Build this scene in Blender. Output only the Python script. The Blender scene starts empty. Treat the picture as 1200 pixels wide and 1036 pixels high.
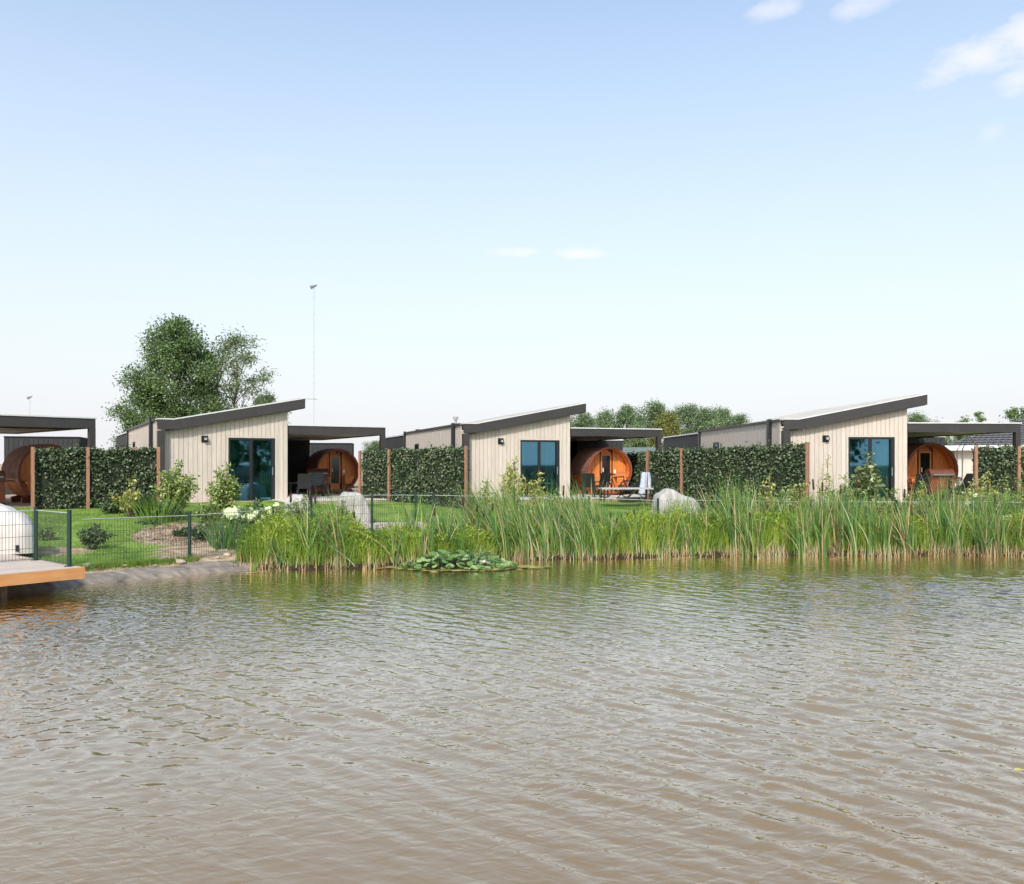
import bpy, math, random
import numpy as np
from mathutils import Vector, Matrix, noise as mnoise
R = math.radians
rnd = random.Random(7)
rng = np.random.default_rng(7)
S = bpy.context.scene
COL = S.collection

# ------------------------------------------------------------------ camera, sky, sun, exposure
CAM_H = 2.5          # above the water surface (z = 0)
cam_d = bpy.data.cameras.new('camera'); cam = bpy.data.objects.new('camera', cam_d); COL.objects.link(cam)
cam.location = (0, 0, CAM_H); cam.rotation_euler = (R(90), 0, 0)
cam_d.sensor_width = 36; cam_d.lens = 30; cam_d.shift_y = 25/1200; cam_d.clip_end = 3000; cam_d.clip_start = .1
S.camera = cam
SUN_AZ, SUN_EL = R(192), R(41)   # azimuth measured clockwise from +Y (view direction)
W = bpy.data.worlds.new('World'); S.world = W; W.use_nodes = True
wn, wl = W.node_tree.nodes, W.node_tree.links
wn.clear()
wo = wn.new('ShaderNodeOutputWorld'); bg = wn.new('ShaderNodeBackground'); sky = wn.new('ShaderNodeTexSky')
sky.sky_type = 'NISHITA'; sky.sun_disc = False; sky.sun_elevation = SUN_EL; sky.sun_rotation = SUN_AZ
sky.air_density = 1.0; sky.dust_density = 2.2; sky.ozone_density = 1.2; sky.altitude = 0
bg.inputs['Strength'].default_value = 0.15
tc = wn.new('ShaderNodeTexCoord')
sep = wn.new('ShaderNodeSeparateXYZ'); wl.new(tc.outputs['Generated'], sep.inputs[0])
def wmath(op, a, b=None, c=None, clamp=False):
    n = wn.new('ShaderNodeMath'); n.operation = op; n.use_clamp = clamp
    for i, v in enumerate((a, b, c)):
        if v is None: continue
        if isinstance(v, (int, float)): n.inputs[i].default_value = v
        else: wl.new(v, n.inputs[i])
    return n.outputs[0]
# thin bright haze low in the sky all the way round
elev = wmath('MAXIMUM', sep.outputs[2], 0.0)
hzr = wn.new('ShaderNodeMapRange'); wl.new(elev, hzr.inputs[0]); hzr.inputs[1].default_value = 0.0; hzr.inputs[2].default_value = .60; hzr.inputs[3].default_value = .99; hzr.inputs[4].default_value = .06; hz = hzr.outputs[0]
mx = wn.new('ShaderNodeMix'); mx.data_type = 'RGBA'; wl.new(hz, mx.inputs[0])
stn = wn.new('ShaderNodeMix'); stn.data_type = 'RGBA'; stn.blend_type = 'MULTIPLY'; stn.inputs[0].default_value = 1; wl.new(sky.outputs[0], stn.inputs[6]); stn.inputs[7].default_value = (.92, 1.02, 1.01, 1); wl.new(stn.outputs[2], mx.inputs[6])
mx.inputs[7].default_value = (3.24, 3.24, 3.36, 1)
last = mx.outputs[2]
# small fair-weather clouds
def cloud_dir(px, py):
    v = Vector(((px-600)/1000, 1, (543-py)/1000)); v.normalize(); return v
nt = wn.new('ShaderNodeTexNoise'); nt.inputs['Scale'].default_value = 16; nt.inputs['Detail'].default_value = 6; nt.inputs['Roughness'].default_value = .6
mpn = wn.new('ShaderNodeMapping'); mpn.inputs['Scale'].default_value = (1, 1, 2.4); wl.new(tc.outputs['Generated'], mpn.inputs[0]); wl.new(mpn.outputs[0], nt.inputs['Vector'])
mask = None
for px, py, rx, ry, rot, s in [(1150, 62, 62, 20, .22, 1.1), (1200, 42, 48, 22, .35, 1.1), (1192, 98, 26, 14, .1, .75), (912, 8, 30, 12, .2, .75), (1015, 6, 34, 12, .2, .7),
                               (602, 295, 28, 5, 0, .9), (676, 297, 31, 6, 0, 1.0), (1160, 158, 16, 9, .4, .35), (1300, 20, 90, 26, .2, 1), (-150, 120, 90, 20, .1, .9), (318, 186, 26, 8, .1, .12)]:
    d = cloud_dir(px, py)
    # axes on the sky around that direction
    rt = Vector((0, 0, 1)).cross(d); rt.normalize(); rt = -rt; up = rt.cross(d); up.normalize()
    if up.z < 0: up = -up
    rt2 = rt*math.cos(rot) + up*math.sin(rot); up2 = up*math.cos(rot) - rt*math.sin(rot)
    k = 1/math.sqrt(1+((px-600)/1000)**2+((543-py)/1000)**2)
    def dot(v):
        n = wn.new('ShaderNodeVectorMath'); n.operation = 'DOT_PRODUCT'; wl.new(tc.outputs['Generated'], n.inputs[0]); n.inputs[1].default_value = v; return n.outputs['Value']
    a = wmath('DIVIDE', wmath('SUBTRACT', dot(rt2), d.dot(rt2)), rx/1000*k*1.25)
    b = wmath('DIVIDE', wmath('SUBTRACT', dot(up2), d.dot(up2)), ry/1000*k*1.25)
    r2 = wmath('ADD', wmath('MULTIPLY', a, a), wmath('MULTIPLY', b, b))
    front = wmath('GREATER_THAN', dot(d), 0.5)
    r2n = wmath('ADD', wmath('SUBTRACT', 1.0, r2), wmath('MULTIPLY', wmath('SUBTRACT', nt.outputs[0], .5), 3.6))
    m = wmath('MULTIPLY', wmath('MULTIPLY', wmath('MULTIPLY', r2n, .55, clamp=True), s), wmath('MULTIPLY', front, wmath('LESS_THAN', r2, 2.2)))
    fade = wmath('MULTIPLY', wmath('SUBTRACT', 2.2, r2), .8, clamp=True)
    m = wmath('MULTIPLY', m, fade)
    mask = m if mask is None else wmath('MAXIMUM', mask, m)
mc = wn.new('ShaderNodeMix'); mc.data_type = 'RGBA'; wl.new(wmath('MINIMUM', mask, .9), mc.inputs[0]); wl.new(last, mc.inputs[6]); mc.inputs[7].default_value = (3.75, 3.68, 3.8, 1)
wl.new(mc.outputs[2], bg.inputs['Color']); wl.new(bg.outputs[0], wo.inputs[0])
sun_d = bpy.data.lights.new('sun', 'SUN'); sun = bpy.data.objects.new('sun', sun_d); COL.objects.link(sun)
sun_d.energy = 2.0; sun_d.angle = R(3); sun_d.color = (1, .95, .88)
sv = Vector((math.sin(SUN_AZ)*math.cos(SUN_EL), math.cos(SUN_AZ)*math.cos(SUN_EL), math.sin(SUN_EL)))
sun.rotation_euler = sv.to_track_quat('Z', 'Y').to_euler(); sun.location = sv*50
S.view_settings.view_transform = 'Standard'; S.view_settings.look = 'None'; S.view_settings.gamma = 1
S.view_settings.use_curve_mapping = False; S.view_settings.exposure = 0.9

# ------------------------------------------------------------------ materials
MATS = {}
def mat(name, c1, c2=None, rough=.7, scale=6., detail=4., bump=0., bscale=None, stretch=(1, 1, 1), rand=0., metal=0., spec=.5, transl=0., coat=0., coords='Object', contrast=1.):
    if name in MATS: return MATS[name]
    m = bpy.data.materials.new(name); m.use_nodes = True; n, l = m.node_tree.nodes, m.node_tree.links
    b = n['Principled BSDF']; out = n['Material Output']
    b.inputs['Roughness'].default_value = rough; b.inputs['Metallic'].default_value = metal; b.inputs['Specular IOR Level'].default_value = spec
    b.inputs['Coat Weight'].default_value = coat
    c2 = c2 or tuple(x*.75 for x in c1)
    t = n.new('ShaderNodeTexCoord'); mp = n.new('ShaderNodeMapping'); mp.inputs['Scale'].default_value = stretch
    l.new(t.outputs[coords], mp.inputs[0])
    if rand:
        oi = n.new('ShaderNodeObjectInfo'); ad = n.new('ShaderNodeVectorMath'); ad.operation = 'MULTIPLY_ADD'
        cx = n.new('ShaderNodeCombineXYZ')
        for i in range(3): l.new(oi.outputs['Random'], cx.inputs[i])
        l.new(cx.outputs[0], ad.inputs[0]); ad.inputs[1].default_value = (37, 53, 71); l.new(mp.outputs[0], ad.inputs[2]); vec = ad.outputs[0]
    else: vec = mp.outputs[0]
    nz = n.new('ShaderNodeTexNoise'); nz.inputs['Scale'].default_value = scale; nz.inputs['Detail'].default_value = detail; nz.inputs['Roughness'].default_value = .6
    l.new(vec, nz.inputs['Vector'])
    cr = n.new('ShaderNodeValToRGB'); cr.color_ramp.elements[0].position = .5-.18/contrast; cr.color_ramp.elements[1].position = .5+.18/contrast
    cr.color_ramp.elements[0].color = (*c2, 1); cr.color_ramp.elements[1].color = (*c1, 1)
    l.new(nz.outputs[0], cr.inputs[0]); col = cr.outputs[0]
    if rand:
        hs = n.new('ShaderNodeHueSaturation'); mr = n.new('ShaderNodeMapRange'); l.new(oi.outputs['Random'], mr.inputs[0])
        mr.inputs[3].default_value = 1-rand; mr.inputs[4].default_value = 1+rand; l.new(mr.outputs[0], hs.inputs['Value']); l.new(col, hs.inputs['Color']); col = hs.outputs[0]
    l.new(col, b.inputs['Base Color'])
    if bump:
        n2 = n.new('ShaderNodeTexNoise'); n2.inputs['Scale'].default_value = bscale or scale*4; n2.inputs['Detail'].default_value = 4; l.new(vec, n2.inputs['Vector'])
        bp = n.new('ShaderNodeBump'); bp.inputs['Strength'].default_value = bump; bp.inputs['Distance'].default_value = .02; l.new(n2.outputs[0], bp.inputs['Height']); l.new(bp.outputs[0], b.inputs['Normal'])
    if transl:
        tr = n.new('ShaderNodeBsdfTranslucent'); l.new(col, tr.inputs[0]); ms = n.new('ShaderNodeMixShader'); ms.inputs[0].default_value = transl
        l.new(b.outputs[0], ms.inputs[1]); l.new(tr.outputs[0], ms.inputs[2]); l.new(ms.outputs[0], out.inputs[0])
    MATS[name] = m; return m
BOARD = mat('weathered_cladding', (.58, .50, .435), (.49, .42, .355), .75, 3, 6, .25, 40, (6, 6, .6), .055)
BOARDS = mat('weathered_cladding_side', (.56, .485, .42), (.46, .395, .33), .75, 3, 6, .25, 40, (6, 6, .6))
TRIMPALE = mat('pale_trim', (.56, .50, .43), (.48, .43, .37), .6, 5)
FASCIA = mat('brown_grey_metal', (.043, .038, .036), (.034, .030, .029), .45, 2, rand=.05)
BLACKM = mat('black_metal', (.018, .018, .020), (.012, .012, .013), .4, 4)
BLACKW = mat('black_cladding', (.030, .029, .031), (.016, .016, .018), .7, 4, 5, .3, 30, (5, 5, .5))
ROOFM = mat('pale_roof_sheet', (.44, .43, .41), (.35, .34, .325), .45, 1.5)
WHITEEDGE = mat('white_roof_trim', (.62, .62, .61), (.55, .55, .54), .5, 3)
CEIL = mat('ceiling_board', (.50, .46, .40), (.42, .38, .33), .6, 3)
CEDAR = mat('cedar', (.74, .255, .058), (.52, .155, .032), .5, 5, 6, .2, 40, (8, 8, .8), .14)
CEDARD = mat('cedar_red', (.25, .068, .030), (.16, .04, .02), .5, 5, 5, .2, 30, (5, 5, 1), .1)
SHING = mat('sauna_shingle', (.33, .165, .115), (.20, .098, .07), .85, 6, 5, .5, 60, rand=.2)
STAKE = mat('stake_wood', (.36, .19, .12), (.24, .115, .07), .75, 5, 6, .3, 40, (6, 6, .6), .12)
DECKT = mat('deck_grey_wood', (.56, .47, .40), (.42, .34, .285), .75, 4, 6, .25, 40, (.6, 8, 1), .08)
DECKF = mat('deck_fascia_wood', (.62, .31, .115), (.50, .22, .075), .6, 4, 6, .2, 40, (.6, 6, 3), .05)
GREENM = mat('green_powder_coat', (.007, .036, .025), (.005, .028, .019), .4, 6)
WIRE = mat('grey_green_wire', (.030, .04, .036), (.02, .03, .026), .4, 6)
WIREL = mat('galvanised_rail', (.42, .45, .44), (.32, .35, .34), .4, 6)
COVER = mat('cover_fabric', (.66, .60, .56), (.56, .51, .475), .85, 3, 5, .35, 8)
COVERG = mat('cover_fabric_grey', (.48, .455, .42), (.30, .28, .26), .85, 4, 6, .7, 9, (1.5, 1.5, .5))
PAVE = mat('light_paving', (.62, .57, .50), (.50, .46, .40), .85, 5, rand=.06)
SAND = mat('bank_sand', (.45, .34, .23), (.30, .21, .135), .95, 4, 6, .8, 30)
LINER = mat('pond_liner', (.30, .25, .195), (.105, .092, .080), .75, 2.2, 8, .5, 9, (.8, 3, 1), contrast=1.0)
LINERD = mat('pond_liner_dark', (.05, .05, .05), (.025, .025, .025), .5, 4)
BARK = mat('bark', (.16, .115, .08), (.09, .065, .045), .9, 8, 6, .5, 40)
CURT = mat('curtain', (.70, .78, .62), (.56, .66, .50), .8, 4)
GREYT = mat('grey_table_top', (.42, .42, .41), (.34, .34, .34), .5, 6)
STEEL = mat('brushed_steel', (.45, .45, .44), (.36, .36, .35), .3, 6, metal=.6)
WHITEP = mat('white_paint', (.78, .78, .77), (.70, .70, .69), .5, 6)
RUST = mat('rust_brown_enamel', (.15, .048, .028), (.10, .034, .02), .4, 5)
RUBBER = mat('black_rubber', (.015, .015, .016), (.01, .01, .01), .8, 10)
LAUNDRY = mat('pale_blue_cloth', (.52, .57, .68), (.38, .42, .54), .85, 6)
BRICKW = mat('pale_render', (.62, .57, .50), (.52, .48, .42), .9, 3)
TILE = mat('grey_roof_tile', (.15, .145, .145), (.095, .092, .095), .7, 8)
def leafmat(name, c1, c2, rough=.45, tr=.28, scale=2.5, spec=.5): return mat(name, c1, c2, rough, scale, 3, transl=tr, spec=spec)
L_HEDGE = [leafmat('hedge_leaf', (.088, .130, .058), (.042, .074, .030), .55, .15, 4, spec=.35), leafmat('hedge_leaf_deep', (.024, .052, .020), (.012, .030, .012), .55, .1, 4, spec=.3), leafmat('hedge_leaf_glint', (.25, .28, .18), (.13, .17, .085), .6, .15, 5, spec=.3)]  # pale third copy puts the hedge's glints into the leaf colour
L_TREE = [leafmat('tree_leaf', (.15, .235, .08), (.085, .15, .045)), leafmat('tree_leaf_light', (.25, .34, .13), (.15, .24, .07)), leafmat('tree_leaf_dark', (.06, .11, .035), (.025, .05, .015))]
L_LITE = [leafmat('birch_leaf', (.19, .26, .11), (.12, .18, .07)), leafmat('birch_leaf_pale', (.27, .33, .17), (.18, .24, .10)), leafmat('birch_leaf_dark', (.09, .14, .05), (.06, .10, .03))]
L_FAR = [leafmat('far_leaf', (.17, .24, .10), (.10, .16, .06)), leafmat('far_leaf_light', (.29, .37, .18), (.19, .27, .11)), leafmat('far_leaf_dark', (.085, .13, .06), (.05, .085, .04))]
L_OLIVE = [leafmat('olive_leaf', (.25, .26, .065), (.16, .18, .04)), leafmat('olive_leaf_light', (.36, .35, .11), (.25, .26, .07)), leafmat('olive_leaf_dark', (.12, .14, .035), (.08, .10, .025))]
L_SHRUB = [leafmat('shrub_leaf', (.26, .34, .09), (.14, .22, .045)), leafmat('shrub_leaf_light', (.47, .53, .20), (.30, .38, .10)), leafmat('shrub_leaf_dark', (.09, .15, .035), (.05, .09, .02))]
L_YELL = [leafmat('gold_leaf', (.50, .47, .12), (.32, .33, .07)), leafmat('gold_leaf_light', (.66, .62, .28), (.46, .46, .14)), leafmat('gold_leaf_dark', (.17, .20, .05), (.10, .13, .03))]
L_RHODO = [leafmat('rhododendron_leaf', (.13, .20, .065), (.06, .11, .03), .35), leafmat('rhododendron_leaf_pale', (.44, .47, .24), (.28, .33, .12), .35), leafmat('rhododendron_leaf_dark', (.04, .07, .025), (.025, .045, .015), .35)]
L_BUSH = [leafmat('bush_leaf', (.10, .16, .065), (.05, .09, .03)), leafmat('bush_leaf_light', (.22, .28, .13), (.13, .18, .07)), leafmat('bush_leaf_dark', (.035, .065, .025), (.02, .04, .015))]
L_REED = [leafmat('reed_green', (.145, .27, .045), (.07, .16, .024), .5, .35, 1.2), leafmat('reed_light', (.30, .42, .11), (.18, .30, .06), .5, .35, 1.2),
          leafmat('reed_blue', (.075, .19, .060), (.04, .11, .03), .5, .3, 1.2), leafmat('reed_pale', (.52, .55, .32), (.34, .38, .18), .55, .3, 2), leafmat('reed_straw', (.50, .38, .20), (.30, .20, .095), .7, .15, 3),
          leafmat('reed_dead', (.20, .12, .06), (.10, .06, .03), .8, .1, 3)]
L_MARSH = [leafmat('marsh_green', (.22, .34, .032), (.11, .20, .018), .6, .35, 1.0), leafmat('marsh_light', (.42, .50, .065), (.27, .36, .035), .6, .35, 1.0), leafmat('marsh_dark', (.06, .12, .02), (.035, .07, .012), .6, .25, 1.0)]
L_LAWN = [leafmat('lawn_green', (.13, .23, .035), (.08, .16, .02), .6, .3, .8), leafmat('lawn_light', (.25, .35, .07), (.16, .25, .04), .6, .3, .8)]
L_LILY = [leafmat('lily_leaf', (.17, .29, .075), (.075, .16, .035), .28, .2, 5), leafmat('lily_leaf_pale', (.42, .50, .24), (.22, .33, .10), .28, .2, 5), leafmat('lily_leaf_yellow', (.62, .52, .18), (.45, .38, .12), .35, .2, 5), leafmat('lily_leaf_dark', (.05, .11, .035), (.03, .07, .02), .28, .2, 5)]
SPIKE = mat('cattail_brown', (.055, .028, .015), (.03, .015, .009), .9, 20)
BLOOM = mat('hydrangea_bloom', (.62, .66, .42), (.48, .54, .28), .8, 12)
LILYFL = mat('lily_petal', (.85, .84, .80), (.75, .74, .70), .6, 8)
def glass_mat():
    m = bpy.data.materials.new('coated_glass'); m.use_nodes = True; n, l = m.node_tree.nodes, m.node_tree.links; n.clear()
    o = n.new('ShaderNodeOutputMaterial'); g = n.new('ShaderNodeBsdfGlossy'); g.inputs[0].default_value = (.20, .46, .62, 1); g.inputs[1].default_value = .02
    t = n.new('ShaderNodeBsdfTransparent'); t.inputs[0].default_value = (.62, .80, .78, 1); fr = n.new('ShaderNodeLayerWeight'); fr.inputs[0].default_value = .3
    mr = n.new('ShaderNodeMapRange'); l.new(fr.outputs['Fresnel'], mr.inputs[0]); mr.inputs[3].default_value = .40; mr.inputs[4].default_value = 1
    nz = n.new('ShaderNodeTexNoise'); nz.inputs['Scale'].default_value = 1.3; bp = n.new('ShaderNodeBump'); bp.inputs['Strength'].default_value = .04; bp.inputs['Distance'].default_value = .03
    l.new(nz.outputs[0], bp.inputs['Height']); l.new(bp.outputs[0], g.inputs['Normal'])
    x = n.new('ShaderNodeMixShader'); l.new(mr.outputs[0], x.inputs[0]); l.new(t.outputs[0], x.inputs[1]); l.new(g.outputs[0], x.inputs[2]); l.new(x.outputs[0], o.inputs[0]); return m
GLASS = glass_mat()

# ------------------------------------------------------------------ mesh helpers
def tag(o, label=None, cat=None, group=None, kind=None):
    if label: o['label'] = label
    if cat: o['category'] = cat
    if group: o['group'] = group
    if kind: o['kind'] = kind
    return o
def link(name, me, parent=None, mats=None):
    o = bpy.data.objects.new(name, me); COL.objects.link(o)
    if parent is not None: o.parent = parent
    return o
def empty(name, loc=(0, 0, 0), rz=0, label=None, cat=None, group=None):
    o = bpy.data.objects.new(name, None); COL.objects.link(o); o.location = loc; o.rotation_euler = (0, 0, rz); o.empty_display_size = .2
    return tag(o, label, cat, group)
def copy_tree(o, parent=None):
    c = o.copy(); COL.objects.link(c)
    if parent is not None: c.parent = parent
    for ch in list(o.children): copy_tree(ch, c)
    return c
class MB:
    def __init__(s): s.v = []; s.f = []; s.m = []; s.M = Matrix()
    def add(s, vs, fs, mi=0):
        k = len(s.v); s.v += [tuple(s.M @ Vector(v)) for v in vs]; s.f += [tuple(i+k for i in f) for f in fs]; s.m += [mi]*len(fs); return s
    def box(s, x0, x1, y0, y1, z0, z1, mi=0):
        return s.add([(x0, y0, z0), (x1, y0, z0), (x1, y1, z0), (x0, y1, z0), (x0, y0, z1), (x1, y0, z1), (x1, y1, z1), (x0, y1, z1)],
                     [(0, 3, 2, 1), (4, 5, 6, 7), (0, 1, 5, 4), (1, 2, 6, 5), (2, 3, 7, 6), (3, 0, 4, 7)], mi)
    def prism_xz(s, pts, y0, y1, mi=0):      # closed outline in x,z extruded along y
        n = len(pts); vs = [(x, y0, z) for x, z in pts]+[(x, y1, z) for x, z in pts]
        return s.add(vs, [tuple(range(n)), tuple(range(2*n-1, n-1, -1))]+[((i+1) % n, i, i+n, (i+1) % n+n) for i in range(n)], mi)
    def prism_yz(s, pts, x0, x1, mi=0):
        n = len(pts); vs = [(x0, y, z) for y, z in pts]+[(x1, y, z) for y, z in pts]
        return s.add(vs, [tuple(range(n-1, -1, -1)), tuple(range(n, 2*n))]+[(i, (i+1) % n, (i+1) % n+n, i+n) for i in range(n)], mi)
    def tube(s, pts, r, n=8, mi=0, caps=True):
        pts = [Vector(p) for p in pts]; rr = r if isinstance(r, (list, tuple)) else [r]*len(pts); vs = []; fs = []
        for i, p in enumerate(pts):
            d = (pts[min(i+1, len(pts)-1)]-pts[max(i-1, 0)]).normalized(); a = d.orthogonal().normalized() if abs(d.z) > .9 else d.cross(Vector((0, 0, 1))).normalized(); b = d.cross(a)
            for k in range(n):
                t = 2*math.pi*k/n; vs.append(p+a*math.cos(t)*rr[i]+b*math.sin(t)*rr[i])
        for i in range(len(pts)-1):
            for k in range(n): fs.append((i*n+k, i*n+(k+1) % n, (i+1)*n+(k+1) % n, (i+1)*n+k))
        if caps: fs += [tuple(range(n-1, -1, -1)), tuple(range((len(pts)-1)*n, len(pts)*n))]
        return s.add(vs, fs, mi)
    def torus(s, c, axis, R0, r, n=24, k=6, mi=0):
        q = Vector(axis).to_track_quat('Z', 'Y'); vs = []; fs = []
        for i in range(n):
            a = 2*math.pi*i/n
            for j in range(k):
                b = 2*math.pi*j/k; vs.append(Vector(c)+q @ Vector(((R0+r*math.cos(b))*math.cos(a), (R0+r*math.cos(b))*math.sin(a), r*math.sin(b))))
        for i in range(n):
            for j in range(k): fs.append((i*k+j, ((i+1) % n)*k+j, ((i+1) % n)*k+(j+1) % k, i*k+(j+1) % k))
        return s.add(vs, fs, mi)
    def build(s, name, mats, parent=None, smooth=False):
        me = bpy.data.meshes.new(name); me.from_pydata(s.v, [], s.f)
        for m in (mats if isinstance(mats, (list, tuple)) else [mats]): me.materials.append(m)
        if len(me.materials) > 1: me.polygons.foreach_set('material_index', s.m)
        if smooth: me.polygons.foreach_set('use_smooth', [True]*len(me.polygons))
        me.update(); return link(name, me, parent)
def fastmesh(name, V, F, MI, mats, parent=None, smooth=False):
    """V (n,3) array, F list of (m,k) arrays of equal-size faces, MI list of arrays"""
    me = bpy.data.meshes.new(name); me.vertices.add(len(V)); me.vertices.foreach_set('co', V.astype(np.float32).ravel())
    tot = sum(f.size for f in F); nf = sum(len(f) for f in F)
    me.loops.add(tot); me.polygons.add(nf)
    me.loops.foreach_set('vertex_index', np.concatenate([f.ravel() for f in F]).astype(np.int32))
    sizes = np.concatenate([np.full(len(f), f.shape[1]) for f in F]); starts = np.concatenate([[0], np.cumsum(sizes)[:-1]])
    me.polygons.foreach_set('loop_start', starts.astype(np.int32)); me.polygons.foreach_set('loop_total', sizes.astype(np.int32))
    for m in mats: me.materials.append(m)
    me.polygons.foreach_set('material_index', np.concatenate(MI).astype(np.int32))
    if smooth: me.polygons.foreach_set('use_smooth', np.ones(nf, bool))
    me.update(calc_edges=True); me.validate(); return link(name, me, parent)
def leaf_arrays(P, size, aspect=.55, droop=0., normal_bias=None, mis=None):
    n = len(P); size = np.asarray(size)*np.ones(n)
    d = rng.normal(size=(n, 3)); d[:, 2] = d[:, 2]*.7-droop; d /= np.linalg.norm(d, axis=1)[:, None]
    u = rng.normal(size=(n, 3))
    if normal_bias is not None: u = u*.8+np.asarray(normal_bias)
    s = np.cross(d, u); s /= np.linalg.norm(s, axis=1)[:, None]+1e-9; nn = np.cross(s, d)
    L = size[:, None]; w = L*aspect*.5
    V = np.empty((n, 4, 3)); V[:, 0] = P; V[:, 1] = P+d*L*.45+s*w+nn*w*.3; V[:, 2] = P+d*L-nn*L*.08; V[:, 3] = P+d*L*.45-s*w+nn*w*.3
    return V.reshape(-1, 3), np.arange(n*4).reshape(n, 4)
def leaves(name, P, size, mats, weights, parent=None, aspect=.55, droop=0., bias=None, kind=None, mis=None):
    V, F = leaf_arrays(P, size, aspect, droop, bias)
    mi = rng.choice(len(mats), len(P), p=weights) if mis is None else mis
    o = fastmesh(name, V, [F], [mi], mats, parent)
    if kind: o['kind'] = kind
    return o
def blade_arrays(B, H, LX, LY, Wd, curve=1.6, seg=4):
    """strips: base B (n,3), height H, horizontal lean of the tip (LX, LY), base width Wd"""
    n = len(B); t = np.linspace(0, 1, seg+1); a = rng.uniform(0, math.pi, n); sx, sy = np.cos(a), np.sin(a)*.5
    V = np.empty((n, seg+1, 2, 3))
    for i, ti in enumerate(t):
        cx = B[:, 0]+LX*ti**curve; cy = B[:, 1]+LY*ti**curve; cz = B[:, 2]+H*(ti-.12*np.hypot(LX, LY)/np.maximum(H, .1)*ti**3)
        w = Wd*(1-ti**2)*.5+.0006
        V[:, i, 0] = np.stack([cx-sx*w, cy-sy*w, cz], 1); V[:, i, 1] = np.stack([cx+sx*w, cy+sy*w, cz], 1)
    base = (np.arange(n)*(seg+1)*2)[:, None]
    Fs = []
    for i in range(seg): Fs.append(np.concatenate([base+2*i, base+2*i+1, base+2*i+3, base+2*i+2], 1))
    return V.reshape(-1, 3), Fs
def blades(name, B, H, LX, LY, Wd, mats, mis, parent=None, curve=1.6, seg=4):
    V, Fs = blade_arrays(B, H, LX, LY, Wd, curve, seg)
    return fastmesh(name, V, Fs, [mis]*seg, mats, parent)

# ------------------------------------------------------------------ terrain
SHX = np.array([-60, -30, -20, -14, -9.84, -8.85, -7.5, -6.4, -2.8, -.86, 2.2, 6.9, 13.9, 20, 40, 80])
SHY = np.array([3, 5, 9.5, 13.4, 16.4, 17.7, 18.9, 20.0, 20.1, 21.3, 22.2, 22.9, 23.1, 23.5, 24, 26.])
HT = np.array([-30, -3, -1, -.15, 0, .35, 1, 3, 6, 9.5, 14, 500.]); HZ = np.array([-1.2, -1.0, -.5, -.14, -.05, .08, .2, .36, .50, .84, 1.09, 1.09])
def shore(x):
    x = np.asarray(x, float); w = np.clip((x+6.2)/.8, 0, 1)*np.clip((24-x)/3, 0, 1)
    return np.interp(x, SHX, SHY)+w*(.16*np.sin(1.7*x)+.11*np.sin(4.3*x+1)+.07*np.sin(9.1*x+2))
def gh(x, y):
    t = np.asarray(y)-shore(x); far = np.interp(t, HT, HZ)
    near = np.interp(y, [-400, -6, 1.2, 2.6, 5], [1.0, 1.0, .9, -.1, -1.2])
    return np.maximum(far, near)
def g(x, y): return float(gh(x, y))
def at(px, Z): return (px-600)/1000*Z
xs = np.unique(np.concatenate([np.linspace(-900, -60, 12), np.linspace(-60, -14, 40), np.arange(-14, 20, .25), np.linspace(20, 60, 40), np.linspace(60, 900, 12)]))
ys = np.unique(np.concatenate([np.linspace(-500, -12, 8), np.linspace(-12, 12, 25), np.arange(12, 36, .22), np.linspace(36, 80, 30), np.linspace(80, 1500, 14)]))
GX, GY = np.meshgrid(xs, ys); GZ = gh(GX, GY)
for i in range(GX.shape[0]):
    for j in range(GX.shape[1]):
        if 12 < GY[i, j] < 40 and -25 < GX[i, j] < 30: GZ[i, j] += .035*mnoise.noise(Vector((GX[i, j]*.9, GY[i, j]*.9, 0)))+.02*mnoise.noise(Vector((GX[i, j]*3, GY[i, j]*3, 4)))
V = np.stack([GX, GY, GZ], 2).reshape(-1, 3); nx = len(xs); ii = (np.arange(len(ys)-1)[:, None]*nx+np.arange(nx-1)[None]).ravel()
F = np.stack([ii, ii+1, ii+1+nx, ii+nx], 1)
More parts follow.
